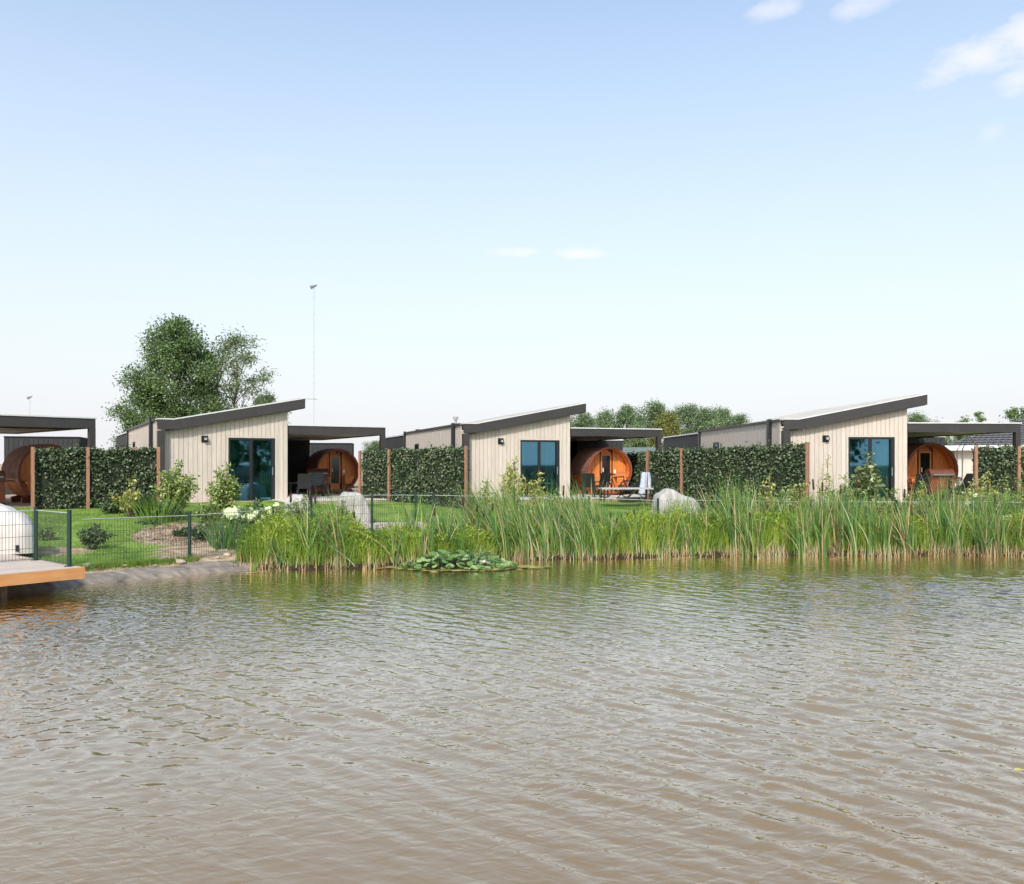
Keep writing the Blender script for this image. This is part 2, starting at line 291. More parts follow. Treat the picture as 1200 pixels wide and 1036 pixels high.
def ground_mat():
    m = bpy.data.materials.new('ground_soil_and_lawn'); m.use_nodes = True; n, l = m.node_tree.nodes, m.node_tree.links; b = n['Principled BSDF']; b.inputs['Roughness'].default_value = .95; b.inputs['Specular IOR Level'].default_value = .2
    a = n.new('ShaderNodeAttribute'); a.attribute_name = 'sand'
    t = n.new('ShaderNodeTexCoord')
    def nz(s, d=5):
        q = n.new('ShaderNodeTexNoise'); q.inputs['Scale'].default_value = s; q.inputs['Detail'].default_value = d; l.new(t.outputs['Object'], q.inputs['Vector']); return q.outputs[0]
    def ramp(v, c0, c1, p0=.35, p1=.65):
        r = n.new('ShaderNodeValToRGB'); r.color_ramp.elements[0].position = p0; r.color_ramp.elements[1].position = p1; r.color_ramp.elements[0].color = (*c0, 1); r.color_ramp.elements[1].color = (*c1, 1); l.new(v, r.inputs[0]); return r.outputs[0]
    grass = ramp(nz(1.2), (.085, .16, .022), (.20, .29, .055)); sand = ramp(nz(3.5, 8), (.24, .165, .10), (.50, .385, .27))
    ad = n.new('ShaderNodeMath'); ad.operation = 'ADD'; l.new(a.outputs['Fac'], ad.inputs[0])
    m2 = n.new('ShaderNodeMath'); m2.operation = 'MULTIPLY_ADD'; l.new(nz(2.5), m2.inputs[0]); m2.inputs[1].default_value = .9; m2.inputs[2].default_value = -.45; l.new(m2.outputs[0], ad.inputs[1])
    st = n.new('ShaderNodeMapRange'); st.inputs[1].default_value = .4; st.inputs[2].default_value = .6; l.new(ad.outputs[0], st.inputs[0])
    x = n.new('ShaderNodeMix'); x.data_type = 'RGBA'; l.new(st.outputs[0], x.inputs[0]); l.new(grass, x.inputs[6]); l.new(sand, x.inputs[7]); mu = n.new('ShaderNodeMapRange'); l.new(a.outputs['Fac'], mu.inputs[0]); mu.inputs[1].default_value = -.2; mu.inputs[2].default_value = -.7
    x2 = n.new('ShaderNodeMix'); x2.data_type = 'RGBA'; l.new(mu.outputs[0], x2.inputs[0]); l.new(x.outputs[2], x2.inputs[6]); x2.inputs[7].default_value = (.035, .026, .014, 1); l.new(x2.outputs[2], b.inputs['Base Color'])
    bp = n.new('ShaderNodeBump'); bp.inputs['Strength'].default_value = .9; bp.inputs['Distance'].default_value = .04; l.new(nz(18, 6), bp.inputs['Height']); l.new(bp.outputs[0], b.inputs['Normal']); return m
ground = fastmesh('ground', V, [F], [np.zeros(len(F))], [ground_mat()], smooth=True); tag(ground, 'grassy and sandy bank rising from the pond to the cabins', kind='structure')
def sandmask(x, y):
    t = y-shore(x)
    s = np.clip(1.6-t, 0, 1)                                   # strip by the water
    bx, by = (x+8.9), (y-23.6)                                # planting bed in front of the first cabin
    s = np.maximum(s, np.clip(1.5-np.hypot(bx/1.35, by/1.9), 0, 1))
    s = np.maximum(s, np.clip(1.6-np.hypot((x+7.2)/1.4, (y-21.2)/1.5), 0, 1))
    s = np.maximum(s, np.clip(1.4-np.hypot((x+10.6)/.7, (y-20.2)/.7), 0, 1))
    s = np.maximum(s, np.clip((t-14)/2, 0, .8))
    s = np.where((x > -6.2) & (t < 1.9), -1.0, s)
    return s
av = ground.data.attributes.new('sand', 'FLOAT', 'POINT'); av.data.foreach_set('value', sandmask(GX, GY).ravel().astype(np.float32))

# ------------------------------------------------------------------ water
def water_mat():
    m = bpy.data.materials.new('pond_water'); m.use_nodes = True; n, l = m.node_tree.nodes, m.node_tree.links; b = n['Principled BSDF']
    b.inputs['Roughness'].default_value = .035; b.inputs['IOR'].default_value = 1.6; b.inputs['Specular IOR Level'].default_value = .5; b.inputs['Specular Tint'].default_value = (1, .955, .87, 1)
    t = n.new('ShaderNodeTexCoord')
    def nz(scale, st, rot=0, d=2, dist=0., rough=.5, loc=(0, 0, 0)):
        mp = n.new('ShaderNodeMapping'); mp.inputs['Rotation'].default_value = (0, 0, rot); mp.inputs['Location'].default_value = loc
        sc = n.new('ShaderNodeVectorMath'); sc.operation = 'MULTIPLY'; sc.inputs[1].default_value = st
        l.new(t.outputs['Object'], mp.inputs[0]); l.new(mp.outputs[0], sc.inputs[0])
        q = n.new('ShaderNodeTexNoise'); q.inputs['Scale'].default_value = scale; q.inputs['Detail'].default_value = d; q.inputs['Distortion'].default_value = dist; q.inputs['Roughness'].default_value = rough
        l.new(sc.outputs[0], q.inputs['Vector']); return q.outputs[0]
    def mth(op, a, b2=None, c=None, clamp=False):
        q = n.new('ShaderNodeMath'); q.operation = op; q.use_clamp = clamp
        for i, v in enumerate((a, b2, c)):
            if v is None: continue
            if isinstance(v, (int, float)): q.inputs[i].default_value = v
            else: l.new(v, q.inputs[i])
        return q.outputs[0]
    # wind ripples: long crests running down to the right, plus a finer crossing set
    w1 = nz(1.0, (.95, 3.4, 1), R(24), 2, .7, .5)
    w2 = nz(1.0, (2.4, 8.5, 1), R(30), 2, .5, .55, (5, 3, 0))
    w3 = nz(1.0, (4.5, 11, 1), R(-18), 1, .6, .5, (9, 1, 0))
    gust = nz(.22, (1, 1, 1), 0, 2); gm = n.new('ShaderNodeMapRange'); l.new(gust, gm.inputs[0]); gm.inputs[1].default_value = .38; gm.inputs[2].default_value = .62; gm.inputs[3].default_value = .45; gm.inputs[4].default_value = 1.25
    h = mth('ADD', mth('MULTIPLY', w1, .0), mth('ADD', mth('MULTIPLY', w2, .010), mth('MULTIPLY', w3, .008)))
    h = mth('MULTIPLY', h, gm.outputs[0])
    bp = n.new('ShaderNodeBump'); bp.inputs['Strength'].default_value = 1; bp.inputs['Distance'].default_value = WAVE; l.new(h, bp.inputs['Height']); l.new(bp.outputs[0], b.inputs['Normal'])
    # silt beige; sky reflection painted in mid-pond, reeds' olive reflection towards the bank
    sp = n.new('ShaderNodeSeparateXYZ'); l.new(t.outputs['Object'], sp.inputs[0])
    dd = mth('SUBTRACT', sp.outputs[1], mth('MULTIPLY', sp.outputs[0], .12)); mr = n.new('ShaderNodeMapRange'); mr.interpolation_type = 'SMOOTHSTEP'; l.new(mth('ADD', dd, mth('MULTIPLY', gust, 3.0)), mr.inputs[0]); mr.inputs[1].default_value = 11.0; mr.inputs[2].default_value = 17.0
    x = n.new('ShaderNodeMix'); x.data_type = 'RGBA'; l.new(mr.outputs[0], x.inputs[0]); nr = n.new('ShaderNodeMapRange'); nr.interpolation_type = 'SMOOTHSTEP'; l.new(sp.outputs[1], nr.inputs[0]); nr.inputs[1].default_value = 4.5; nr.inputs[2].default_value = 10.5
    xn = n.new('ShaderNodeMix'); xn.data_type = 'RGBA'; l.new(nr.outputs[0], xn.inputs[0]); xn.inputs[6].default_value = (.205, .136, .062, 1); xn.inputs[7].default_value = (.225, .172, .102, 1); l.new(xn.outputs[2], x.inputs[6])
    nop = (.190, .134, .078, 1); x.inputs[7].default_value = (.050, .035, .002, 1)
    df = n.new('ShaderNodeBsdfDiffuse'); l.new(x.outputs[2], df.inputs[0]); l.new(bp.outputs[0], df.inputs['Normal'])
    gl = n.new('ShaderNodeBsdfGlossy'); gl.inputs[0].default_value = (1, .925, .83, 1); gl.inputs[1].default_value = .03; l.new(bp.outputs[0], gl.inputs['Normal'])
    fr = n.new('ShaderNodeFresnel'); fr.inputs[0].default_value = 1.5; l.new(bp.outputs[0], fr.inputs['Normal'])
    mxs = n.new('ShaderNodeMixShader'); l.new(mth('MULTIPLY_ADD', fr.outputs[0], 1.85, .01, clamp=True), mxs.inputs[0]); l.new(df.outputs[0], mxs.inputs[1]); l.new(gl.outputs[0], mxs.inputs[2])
    n.remove(b); l.new(mxs.outputs[0], n['Material Output'].inputs[0]); return m
WAVE = 1.0
wr = np.random.default_rng(3)
wxs = np.unique(np.concatenate([[-400, -120, -60, -40, -30, -22, -18], np.arange(-15.2, 16.2, .045), [18, 24, 32, 45, 70, 140, 400]]))
wys = np.unique(np.concatenate([[1.0, 2, 3, 3.6], np.arange(4.0, 24.2, .027), [26, 30, 40, 60]]))
WX, WY = np.meshgrid(wxs.astype(np.float32), wys.astype(np.float32))
def waves(n, deg, spread, l0, l1, slope):
    h = np.zeros_like(WX)
    for i in range(n):
        a = R(deg+wr.normal(0, spread)); lam = l0*(l1/l0)**wr.uniform(); k = 2*math.pi/lam; ph = wr.uniform(0, 6.28)
        arg = k*(WX*math.sin(a)+WY*math.cos(a))+ph+.6*np.sin(WX*.7*wr.uniform(.5, 1.5)+WY*.5+ph*3)
        sn = np.sin(arg); h += (slope/k)*(sn+.30*sn*sn)
    return h
def smooth(x0, x1, x): t = np.clip((x-x0)/(x1-x0), 0, 1); return t*t*(3-2*t)
gustm = np.zeros_like(WX)
for i in range(9):
    a = wr.uniform(0, 6.28); k = wr.uniform(.25, 1.1); gustm += np.sin(k*(WX*math.sin(a)+WY*math.cos(a))+wr.uniform(0, 6.28))
gustm = np.clip(.95+.16*gustm, .45, 1.6)
leftw = 1-smooth(-6.0, -1.0, WX+.12*(WY-10))
calm = 1-.72*(1-smooth(5.5, 9.5, WY-.35*np.maximum(0, WX+2)))*(1-smooth(-1.5, 3.5, WX))
mainw = waves(40, 50, 12, .13, .46, .021); fine = waves(26, 42, 30, .13, .19, .017); cross = waves(22, -28, 26, .15, .38, .024)
WZ = ((mainw*(1-.45*leftw)+fine*.9)*1.0+cross*(.35+.85*leftw))*gustm*calm
WZ *= .22+.98*smooth(.8, 6.5, np.interp(WX, SHX, SHY)-WY)
WZ *= smooth(26, 24, WY) if False else np.clip((24.4-WY)/1.2, 0, 1)*np.clip((16.4-np.abs(WX))/1.0, 0, 1)
wV = np.stack([WX, WY, WZ], 2).reshape(-1, 3); nwx = len(wxs); ii = (np.arange(len(wys)-1)[:, None]*nwx+np.arange(nwx-1)[None]).ravel()
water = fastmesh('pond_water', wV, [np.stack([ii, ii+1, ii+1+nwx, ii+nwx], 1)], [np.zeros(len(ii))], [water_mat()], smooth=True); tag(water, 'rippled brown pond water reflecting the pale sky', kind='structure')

# ------------------------------------------------------------------ cabins
WID, LEN, BASE = 4.7, 10.6, 1.10
def rz(x): return 3.0+max(0, x+WID-.55)*.197
def make_cabin(loc, yaw, label):
    c = empty('cabin', (loc[0], loc[1], BASE), yaw, label, 'cabin', 'pale timber cabins with sloping roofs')
    dx0, dx1, dz = -2.22, -.48, 2.36
    # structural shell with a door opening
    m = MB(); th = .30
    def wallseg(x0, x1, z0): m.prism_xz([(x0, z0), (x1, z0), (x1, rz(x1)-th), (x0, rz(x0)-th)], .03, .15)
    wallseg(-WID+.02, -WID+.55, -.3); wallseg(-WID+.55, dx0, -.3); wallseg(dx1, -.02, -.3); wallseg(dx0, dx1, dz)
    m.box(-WID+.02, -WID+.14, .15, LEN, -.3, 2.68); m.box(-.14, -.02, .15, LEN, -.3, 3.6); m.box(-WID+.14, -.14, LEN-.12, LEN, -.3, 2.68)
    m.box(-WID+.14, -.14, .15, LEN-.12, -.02, .03); m.box(-WID+.14, -.14, 3.2, 3.3, .03, 2.6)
    m.build('wall', BOARDS, c)
    # facade boards, one by one
    x = -WID+.25; bw = .1648; k = 0
    while x < -.01:
        x1 = min(x+bw-.011, 0)
        for z0, z1f in (((-.25, None),) if (x1 < dx0-.05 or x > dx1+.05) else (((dz+.06), None),)):
            zz = z0
            p = rnd.uniform(0, .006)
            a, b2 = x, x1
            # clip boards that straddle the opening edge
            MB().prism_xz([(a, zz), (b2, zz), (b2, rz(b2)-.33), (a, rz(a)-.33)], -.022-p, .028).build('cladding_board', BOARD, c)
            if zz > 0:
                if a < dx0-.06: MB().prism_xz([(a, -.25), (dx0-.065, -.25), (dx0-.065, zz-.002), (a, zz-.002)], -.022-p, .028).build('cladding_board', BOARD, c)
                if b2 > dx1+.06: MB().prism_xz([(dx1+.065, -.25), (b2, -.25), (b2, zz-.002), (dx1+.065, zz-.002)], -.022-p, .028).build('cladding_board', BOARD, c)
        x += bw; k += 1
    # side cladding, joined
    m = MB(); y = .02
    while y < LEN-.05:
        if not (7.6 < y+.07 < 8.5): m.box(-WID-.03-rnd.uniform(0, .006), -WID+.018, y, y+.137, -.25, 2.93)
        else: m.box(-WID-.03, -WID+.018, y, y+.137, -.25, 1.5); m.box(-WID-.03, -WID+.018, y, y+.137, 2.36, 2.93)
        y += .145
    tag(m.build('side_cladding', BOARDS, c), kind='stuff')
    m = MB(); y = .1
    while y < LEN-.1: m.box(-.018, .025, y, y+.228, -.25, 3.62); y += .235
    tag(m.build('side_cladding', BOARDS, c), kind='stuff')
    # door surround, sliding door
    m = MB(); m.box(dx0-.06, dx0, -.045, .03, -.2, dz+.055); m.box(dx1, dx1+.06, -.045, .03, -.2, dz+.055); m.box(dx0, dx1, -.045, .03, dz, dz+.055)
    m.build('door_surround', TRIMPALE, c)
    d = MB(); mid = (dx0+dx1)/2
    d.box(dx0+.002, dx0+.07, -.02, .10, -.15, dz-.002); d.box(dx1-.13, dx1-.002, -.02, .10, -.15, dz-.002); d.box(dx0+.07, dx1-.13, -.02, .10, dz-.08, dz-.002); d.box(dx0+.07, dx1-.13, -.02, .10, -.15, .02)
    d.box(mid-.09, mid-.005, -.012, .05, .02, dz-.08); d.box(mid-.005, mid+.055, .052, .098, .02, dz-.08)
    door = d.build('sliding_door', BLACKM, c)
    MB().box(dx0+.07, mid-.09, .01, .022, .02, dz-.08).build('pane', GLASS, door); MB().box(mid+.055, dx1-.13, .066, .078, .02, dz-.08).build('pane', GLASS, door)
    MB().box(dx1-.115, dx1-.09, -.055, -.02, .95, 1.25).build('handle', STEEL, door)
    cx0, cx1 = mid+.35, dx1-.06; n = 40; vs = []
    for i in range(n+1):
        xx = cx0+(cx1-cx0)*i/n; yy = .30+.05*math.sin(i*1.15)
        vs += [(xx, yy, .04), (xx, yy, dz-.02)]
    MB().add(vs, [(2*i, 2*i+2, 2*i+3, 2*i+1) for i in range(n)]).build('curtain', CURT, c, True)
    vs = []
    for i in range(13):
        xx = dx0+.02+.3*i/12; vs += [(xx, .30+.04*math.sin(i*1.2), .04), (xx, .30+.04*math.sin(i*1.2), dz-.02)]
    MB().add(vs, [(2*i, 2*i+2, 2*i+3, 2*i+1) for i in range(12)]).build('curtain', CURT, c, True)
    # wall lamp
    lx = -3.05
    lm = MB().box(lx-.13, lx+.10, -.05, -.029, 2.18, 2.42).build('wall_lamp', BLACKM, c)
    MB().prism_yz([(-.05, 2.21), (-.17, 2.24), (-.17, 2.36), (-.05, 2.39)], lx-.07, lx+.08).build('lamp_head', BLACKM, lm); MB().box(lx-.045, lx+.05, -.176, -.17, 2.26, 2.34).build('lens', GREYT, lm)
    # roof slab with profile, pale sheet on top
    xe = .58; ze = rz(xe)
    MB().prism_xz([(-WID+.0, 2.95), (-WID+.55, 2.95), (xe-.02, ze-.05), (xe-.02, ze-.20), (-WID+.55, 2.80), (-WID, 2.80)], -.22, LEN-.02).build('roof_slab', FASCIA, c)
    roof = MB().prism_xz([(-WID-.06, 3.0), (-WID+.55, 3.0), (xe, ze), (xe, ze-.045), (-WID+.55, 2.953), (-WID-.06, 2.953)], -.245, LEN+.03).build('roof', ROOFM, c)
    m = MB(); y = .2
    while y < LEN: m.prism_xz([(-WID+.55, 3.002), (-WID+.57, 3.035), (xe-.02, ze+.032), (xe, ze+.002)], y, y+.03); y += .5
    tag(m.build('roof_seam', ROOFM, roof), kind='stuff')
    # fascia in three cassettes + left leg
    segs = [(-WID, -WID+.75), (-WID+.755, -WID+2.9), (-WID+2.905, xe+.02)]
    for a, b2 in segs:
        top = [(a, rz(a)-.03)]+([(-WID+.55, 2.97)] if a < -WID+.55 < b2 else [])+[(b2, rz(b2)-.03)]
        bot = [(b2, rz(b2)-.39)]+([(-WID+.55, 2.63)] if a < -WID+.55 < b2 else [])+[(a, rz(a)-.39)]
        MB().prism_xz(bot[::-1]+top[::-1], -.30, -.25).build('fascia', FASCIA, c)
    m = MB(); m.prism_xz([(-WID+.30, 2.56), (xe-.02, rz(xe)-.46+.04), (xe-.02, rz(xe)-.43+.04), (-WID+.3, 2.59)], -.25, -.03); m.build('soffit', FASCIA, c)
    MB().box(xe, xe+.04, -.249, LEN+.02, ze-.40, ze-.05).build('fascia', FASCIA, c)
    MB().prism_xz([(.03, rz(.03)-.36), (xe, rz(xe)-.38), (xe, rz(xe)-.35), (.03, rz(.03)-.33)], -.24, LEN).build('soffit', FASCIA, c)
    MB().box(-WID, -WID+.24, -.30, .0, -.3, 2.575).build('corner_leg', FASCIA, c)
    MB().prism_xz([(-WID-.01, 2.975), (-WID+.55, 2.975), (xe+.03, ze-.028), (xe+.03, ze+.012), (-WID+.55, 3.015), (-WID-.01, 3.015)], -.315, -.25).build('roof_edge_trim', WHITEEDGE if label.startswith('left') or True else ROOFM, c)
    # gutter line on the low side, downpipe
    MB().box(-WID-.10, -WID-.032, .02, LEN, 2.93, 3.01).build('gutter', FASCIA, c)
    MB().box(-WID-.16, -WID-.035, .85, 1.05, -.3, 3.05).build('downpipe', BLACKM, c)
    MB().box(-WID-.12, -WID-.02, LEN-.02, LEN+.18, -.3, 3.05).build('corner_post', BLACKM, c)
    # small side window
    w = MB(); y0, y1, z0, z1 = 7.65, 8.42, 1.52, 2.34
    w.box(-WID-.06, -WID+.0, y0, y0+.07, z0, z1); w.box(-WID-.06, -WID, y1-.07, y1, z0, z1); w.box(-WID-.06, -WID, y0+.07, y1-.07, z1-.07, z1); w.box(-WID-.06, -WID, y0+.07, y1-.07, z0, z0+.07)
    ww = w.build('window', BLACKM, c); MB().box(-WID-.03, -WID-.018, y0+.07, y1-.07, z0+.07, z1-.07).build('pane', GLASS, ww)
    # black rear section
    rb = MB().box(-WID+.05, -.1, LEN+.1, LEN+8, -.3, 2.86).build('rear_section', BLACKW, c)
    m = MB(); y = LEN+.2
    while y < LEN+7.95: m.box(-WID+.0, -WID+.048, y, y+.19, -.3, 2.80); y += .2
    tag(m.build('cladding_board', BLACKW, rb), kind='stuff')
    MB().box(-WID-.04, .0, LEN+.20, LEN+8.05, 2.862, 2.93).build('roof_trim', WHITEEDGE, rb)
    v = MB(); v.tube([(-3.9, LEN+.8, 2.9), (-3.9, LEN+.8, 3.12)], .07); v.tube([(-3.9, LEN+.8, 3.12), (-3.9, LEN+.8, 3.2)], .14); v.build('roof_vent', BLACKM, c)
    if 'middle' in label:
        v = MB(); v.tube([(-3.2, 6.4, 3.0), (-3.2, 6.4, 3.55)], .06); v.tube([(-3.2, 6.4, 3.5), (-3.2, 6.4, 3.62)], .13); v.build('roof_vent', STEEL, c)
    return c
CAB = {1: ((at(337, 33), 33), R(29)), 2: ((at(668, 35.7), 35.7), R(19)), 3: ((at(1063, 31.25), 31.25), R(3))}
make_cabin(*CAB[1], 'left of the three pale timber cabins, in front of the tall tree')
make_cabin(*CAB[2], 'middle pale timber cabin with a vent pipe on its roof')
make_cabin(*CAB[3], 'right-hand pale timber cabin whose sloping roof surface shows')
def local(cab, x, y):
    (lx, ly), a = cab; return lx+math.cos(a)*x-math.sin(a)*y, ly+math.sin(a)*x+math.cos(a)*y
# ------------------------------------------------------------------ pergolas
def make_pergola(loc, yaw, w, label, left=0., dep=9., part_to=3.3, backpart=True):
    p = empty('pergola', (loc[0], loc[1], BASE), yaw, label, 'pergola', 'dark flat-roofed pergolas beside the cabins')
    x0 = left+.04; T = 2.86; bh = .31
    MB().box(x0, w, 0, .14, T-bh, T).build('front_beam', FASCIA, p)
    MB().box(w-.14, w, .142, dep, T-bh, T).build('side_beam', BLACKM, p)
    MB().box(x0, w-.142, dep-.14, dep, T-bh, T).build('rear_beam', BLACKM, p)
    MB().box(x0, x0+.12, .142, dep-.142, T-bh, T).build('side_beam', BLACKM, p)
    MB().box(x0+.12, w-.142, .142, dep-.142, T-.27, T-.17).build('ceiling', CEIL, p)
    MB().box(x0-.02, w+.03, -.03, dep+.03, T+.002, T+.045).build('roof_trim', WHITEEDGE, p)
    MB().box(w-.19, w+.0, -.012, .18, -.3, T-bh-.002).build('post', FASCIA, p)
    MB().box(w-.18, w, dep-.18, dep, -.3, T-bh-.002).build('post', BLACKM, p) if part_to > w-1.2 and False else None
    if backpart:
        pt = MB().box(x0, part_to, dep-.35, dep-.25, -.3, T-bh-.01).build('back_partition', BLACKW, p)
        m = MB(); x = x0
        while x < part_to-.1: m.box(x, x+.185, dep-.385, dep-.352, -.25, T-bh-.02); x += .2
        tag(m.build('cladding_board', BLACKW, pt), kind='stuff')
    return p
make_pergola(CAB[1][0], CAB[1][1], 4.0, 'dark pergola joined to the left cabin, over a barrel sauna and a black table')
make_pergola(CAB[2][0], CAB[2][1], 4.3, 'dark pergola joined to the middle cabin with the bicycle under it', part_to=4.2)
make_pergola(CAB[3][0], CAB[3][1], 4.3, 'dark pergola joined to the right-hand cabin, in front of the tiled bungalow', part_to=2.5)
P0 = ((at(112, 28.0), 28.0), R(46))
p0 = make_pergola(P0[0], P0[1], 0.0, 'dark pergola at the left edge of the picture behind the deck', left=-7.5, dep=8.0, part_to=-3.9, backpart=False)
MB().box(-3.15, -2.95, 1.6, 1.8, -.3, 2.54).build('post', BLACKM, p0)
MB().box(-7.4, -3.152, 1.66, 1.74, -.3, 2.54).build('side_screen', BLACKW, p0)
MB().box(-7.35, -.16, 1.6, 1.8, 2.545, 2.585).build('cross_beam', BLACKM, p0)

# terraces
def terrace(cab, x0, x1, y0, y1, z=.02, dz=.12, name='terrace'):
    t = empty(name, (cab[0][0], cab[0][1], BASE), cab[1]); tag(t, kind='structure')
    nxs = int(round((x1-x0)/.6)); nys = int(round((y1-y0)/.6)); sx = (x1-x0)/nxs; sy = (y1-y0)/nys; me = None
    MB().box(x0+.02, x1-.02, y0+.02, y1-.02, -.5, z-.05).build('base', SAND, t)
    for i in range(nxs):
        for j in range(nys):
            if me is None:
                o = MB().box(0, sx-.008, 0, sy-.008, z-.045, z).build('paving_slab', PAVE, t); me = o.data
            else: o = link('paving_slab', me, t)
            o.location = (x0+i*sx, y0+j*sy, rnd.uniform(-.003, .003))
    return t
terrace(CAB[1], -.6, 4.2, -1.8, 3.6); terrace(CAB[2], -3.0, 4.6, -1.8, 2.4); terrace(CAB[3], -3.0, 4.6, -1.4, 2.2)

# ------------------------------------------------------------------ sheds
def make_shed(px0, px1, Z, yaw, top, label, white):
    xc = at((px0+px1)/2, Z); w = (px1-px0)/1000*Z/math.cos(yaw)
    s = empty('storage_shed', (xc, Z, BASE), yaw, label, 'shed', 'black storage sheds behind the saunas')
    wl_ = MB().box(-w/2, w/2, 0, 2.4, -.3, top).build('wall', BLACKW, s); m = MB(); x = -w/2
    while x < w/2-.05: m.box(x+.005, min(x+.19, w/2), -.03, -.002, -.3, top-.06); x += .2
    tag(m.build('cladding_board', BLACKW, wl_), kind='stuff')
    m = MB().box(-w/2-.02, w/2+.02, -.04, 2.42, top+.002, top+(.09 if white else .05)); m.build('roof_trim', WHITEEDGE if white else BLACKM, s)
make_shed(12, 87, 39, R(18), 2.58, 'black board shed behind the leftmost barrel sauna', False)
make_shed(364, 412, 48, R(8), 2.50, 'black board shed behind the sauna beside the left cabin', False)
make_shed(676, 730, 43, R(5), 2.55, 'black board shed with white roof edge behind the sauna beside the middle cabin', True)
make_shed(1050, 1107, 38.5, R(0), 2.58, 'black board shed with white roof edge beside the right-hand cabin', True)

# ------------------------------------------------------------------ barrel saunas
def make_sauna():
    s = empty('barrel_sauna', (0, 0, 0), 0, 'x', 'sauna', 'cedar barrel saunas behind the garden hedges'); Rr, Lg, cz = 1.0, 2.15, 1.08
    n = 40
    for part, a0, a1 in (('barrel_shell', R(-150), R(-30)), ('barrel_shell', R(-30), R(210))):
        pass
    m = MB()
    for i in range(n):
        a = 2*math.pi*i/n+.004; b = 2*math.pi*(i+1)/n-.010
        ro, ri = Rr, Rr-.045; q = [(ri*math.cos(a), cz+ri*math.sin(a)), (ro*math.cos(a), cz+ro*math.sin(a)), (ro*math.cos(b), cz+ro*math.sin(b)), (ri*math.cos(b), cz+ri*math.sin(b))]
        m.prism_xz(q[::-1], 0, Lg)
    tag(m.build('barrel_stave', CEDAR, s), kind='stuff')
    m = MB(); rings = [(1.0, -.006, .04)]
    k = 64; vs = []; fs = []
    for i in range(k):
        a = 2*math.pi*i/k
        for (r, y) in ((Rr-.06, -.02), (Rr+.03, -.02), (Rr+.03, .07), (Rr-.06, .07)): vs.append((r*math.cos(a), y, cz+r*math.sin(a)))
    for i in range(k):
        for j in range(4): fs.append((4*i+j, 4*i+(j+1) % 4, 4*((i+1) % k)+(j+1) % 4, 4*((i+1) % k)+j))
    m.add(vs, fs); m.build('front_rim', CEDARD, s, False)
    # shingled roof: courses overlapping round the upper half
    rows = 10; mes = {}
    for r_ in range(rows):
        for sgn in (1, -1):
            a0 = R(90)-sgn*(R(4)+r_*R(9.6)); a1 = a0-sgn*R(10.8)
            for c in range(5):
                key = (r_, sgn); y0 = -.04+(Lg+.08)/5*(c)
                if key not in mes:
                    o0, o1 = Rr+.012, Rr+.030; pts = [(o0*math.cos(a0), cz+o0*math.sin(a0)), (o0*math.cos(a1), cz+o0*math.sin(a1)), ((o1)*math.cos(a1), cz+(o1)*math.sin(a1)), ((o0+.012)*math.cos(a0), cz+(o0+.012)*math.sin(a0))]
                    if sgn > 0: pts = pts[::-1]
                    o = MB().prism_xz(pts, 0, (Lg+.08)/5-.006).build('shingle', SHING, s); mes[key] = o.data
                else: o = link('shingle', mes[key], s)
                o.location = (0, y0, 0)
    MB().prism_xz([((Rr+.045)*math.cos(R(t)), cz+(Rr+.045)*math.sin(R(t))) for t in (84, 88, 92, 96)]+[((Rr+.02)*math.cos(R(t)), cz+(Rr+.02)*math.sin(R(t))) for t in (96, 92, 88, 84)], -.04, Lg+.04).build('ridge_cap', SHING, s)
    # inner front wall, recessed
    yf = .42; x = -.93; wp = .124
    while x < .93:
        x1 = min(x+wp-.006, .93)
        def hh(q): return math.sqrt(max(.0001, .94**2-q*q))
        if x1 <= -.24+.01 or x >= .20-.01:
            h = min(hh(x), hh(x1)); MB().prism_xz([(x, cz-hh(x)), (x1, cz-hh(x1)), (x1, cz+hh(x1)), (x, cz+hh(x))], yf, yf+.04).build('front_plank', CEDAR, s)
        x += wp
    MB().prism_xz([(-.93+1.86*0, cz)]+[(.93*math.cos(R(t)), cz+.93*math.sin(R(t))) for t in range(-172, 180, 8)], yf+.05, yf+.07).build('back_panel', BLACKM, s)
    MB().prism_xz([(-.24, cz+.70), (.20, cz+.70), (.20, cz+.91), (-.24, cz+.90)], yf-.005, yf+.04).build('lintel', CEDAR, s)
    MB().prism_xz([(-.24, cz-.90), (.20, cz-.90), (.20, cz-.60), (-.24, cz-.60)], yf-.005, yf+.04).build('threshold', CEDAR, s)
    d = MB(); d.box(-.27, -.21, yf-.03, yf-.006, cz-.60, cz+.72); d.box(.17, .23, yf-.03, yf-.006, cz-.60, cz+.72); d.box(-.21, .17, yf-.03, yf-.006, cz+.66, cz+.72); dd = d.build('door', CEDAR, s)
    MB().box(-.209, .169, yf-.02, yf-.012, cz-.60, cz+.658).build('pane', mat('dark_glass', (.012, .012, .012), (.02, .018, .016), .08, 3, spec=.8), dd); MB().box(-.19, -.16, yf-.07, yf-.03, cz-.05, cz+.12).build('handle', WHITEP, dd)
    MB().box(.36, .44, yf-.03, yf-.002, cz-.12, cz+.04).build('thermometer_plate', WHITEP, s)
    lamp = MB(); lamp.tube([(0, .10, cz+.90), (0, .10, cz+.80)], .05); lamp.build('porch_lamp', BLACKM, s)
    for sg in (-1, 1):
        b = MB()
        for q in range(3): b.box(sg*.34 if sg > 0 else -.86, .86 if sg > 0 else -.34, .04+.12*q, .14+.12*q, cz-.28, cz-.24)
        bb = b.build('porch_bench', CEDAR, s)
        for q in range(3): MB().box(sg*.34 if sg > 0 else -.78+.06*q, .78-.06*q if sg > 0 else -.34, .02, .05, cz-.39-.11*q, cz-.30-.11*q).build('slat', CEDAR, bb)
    f = MB()
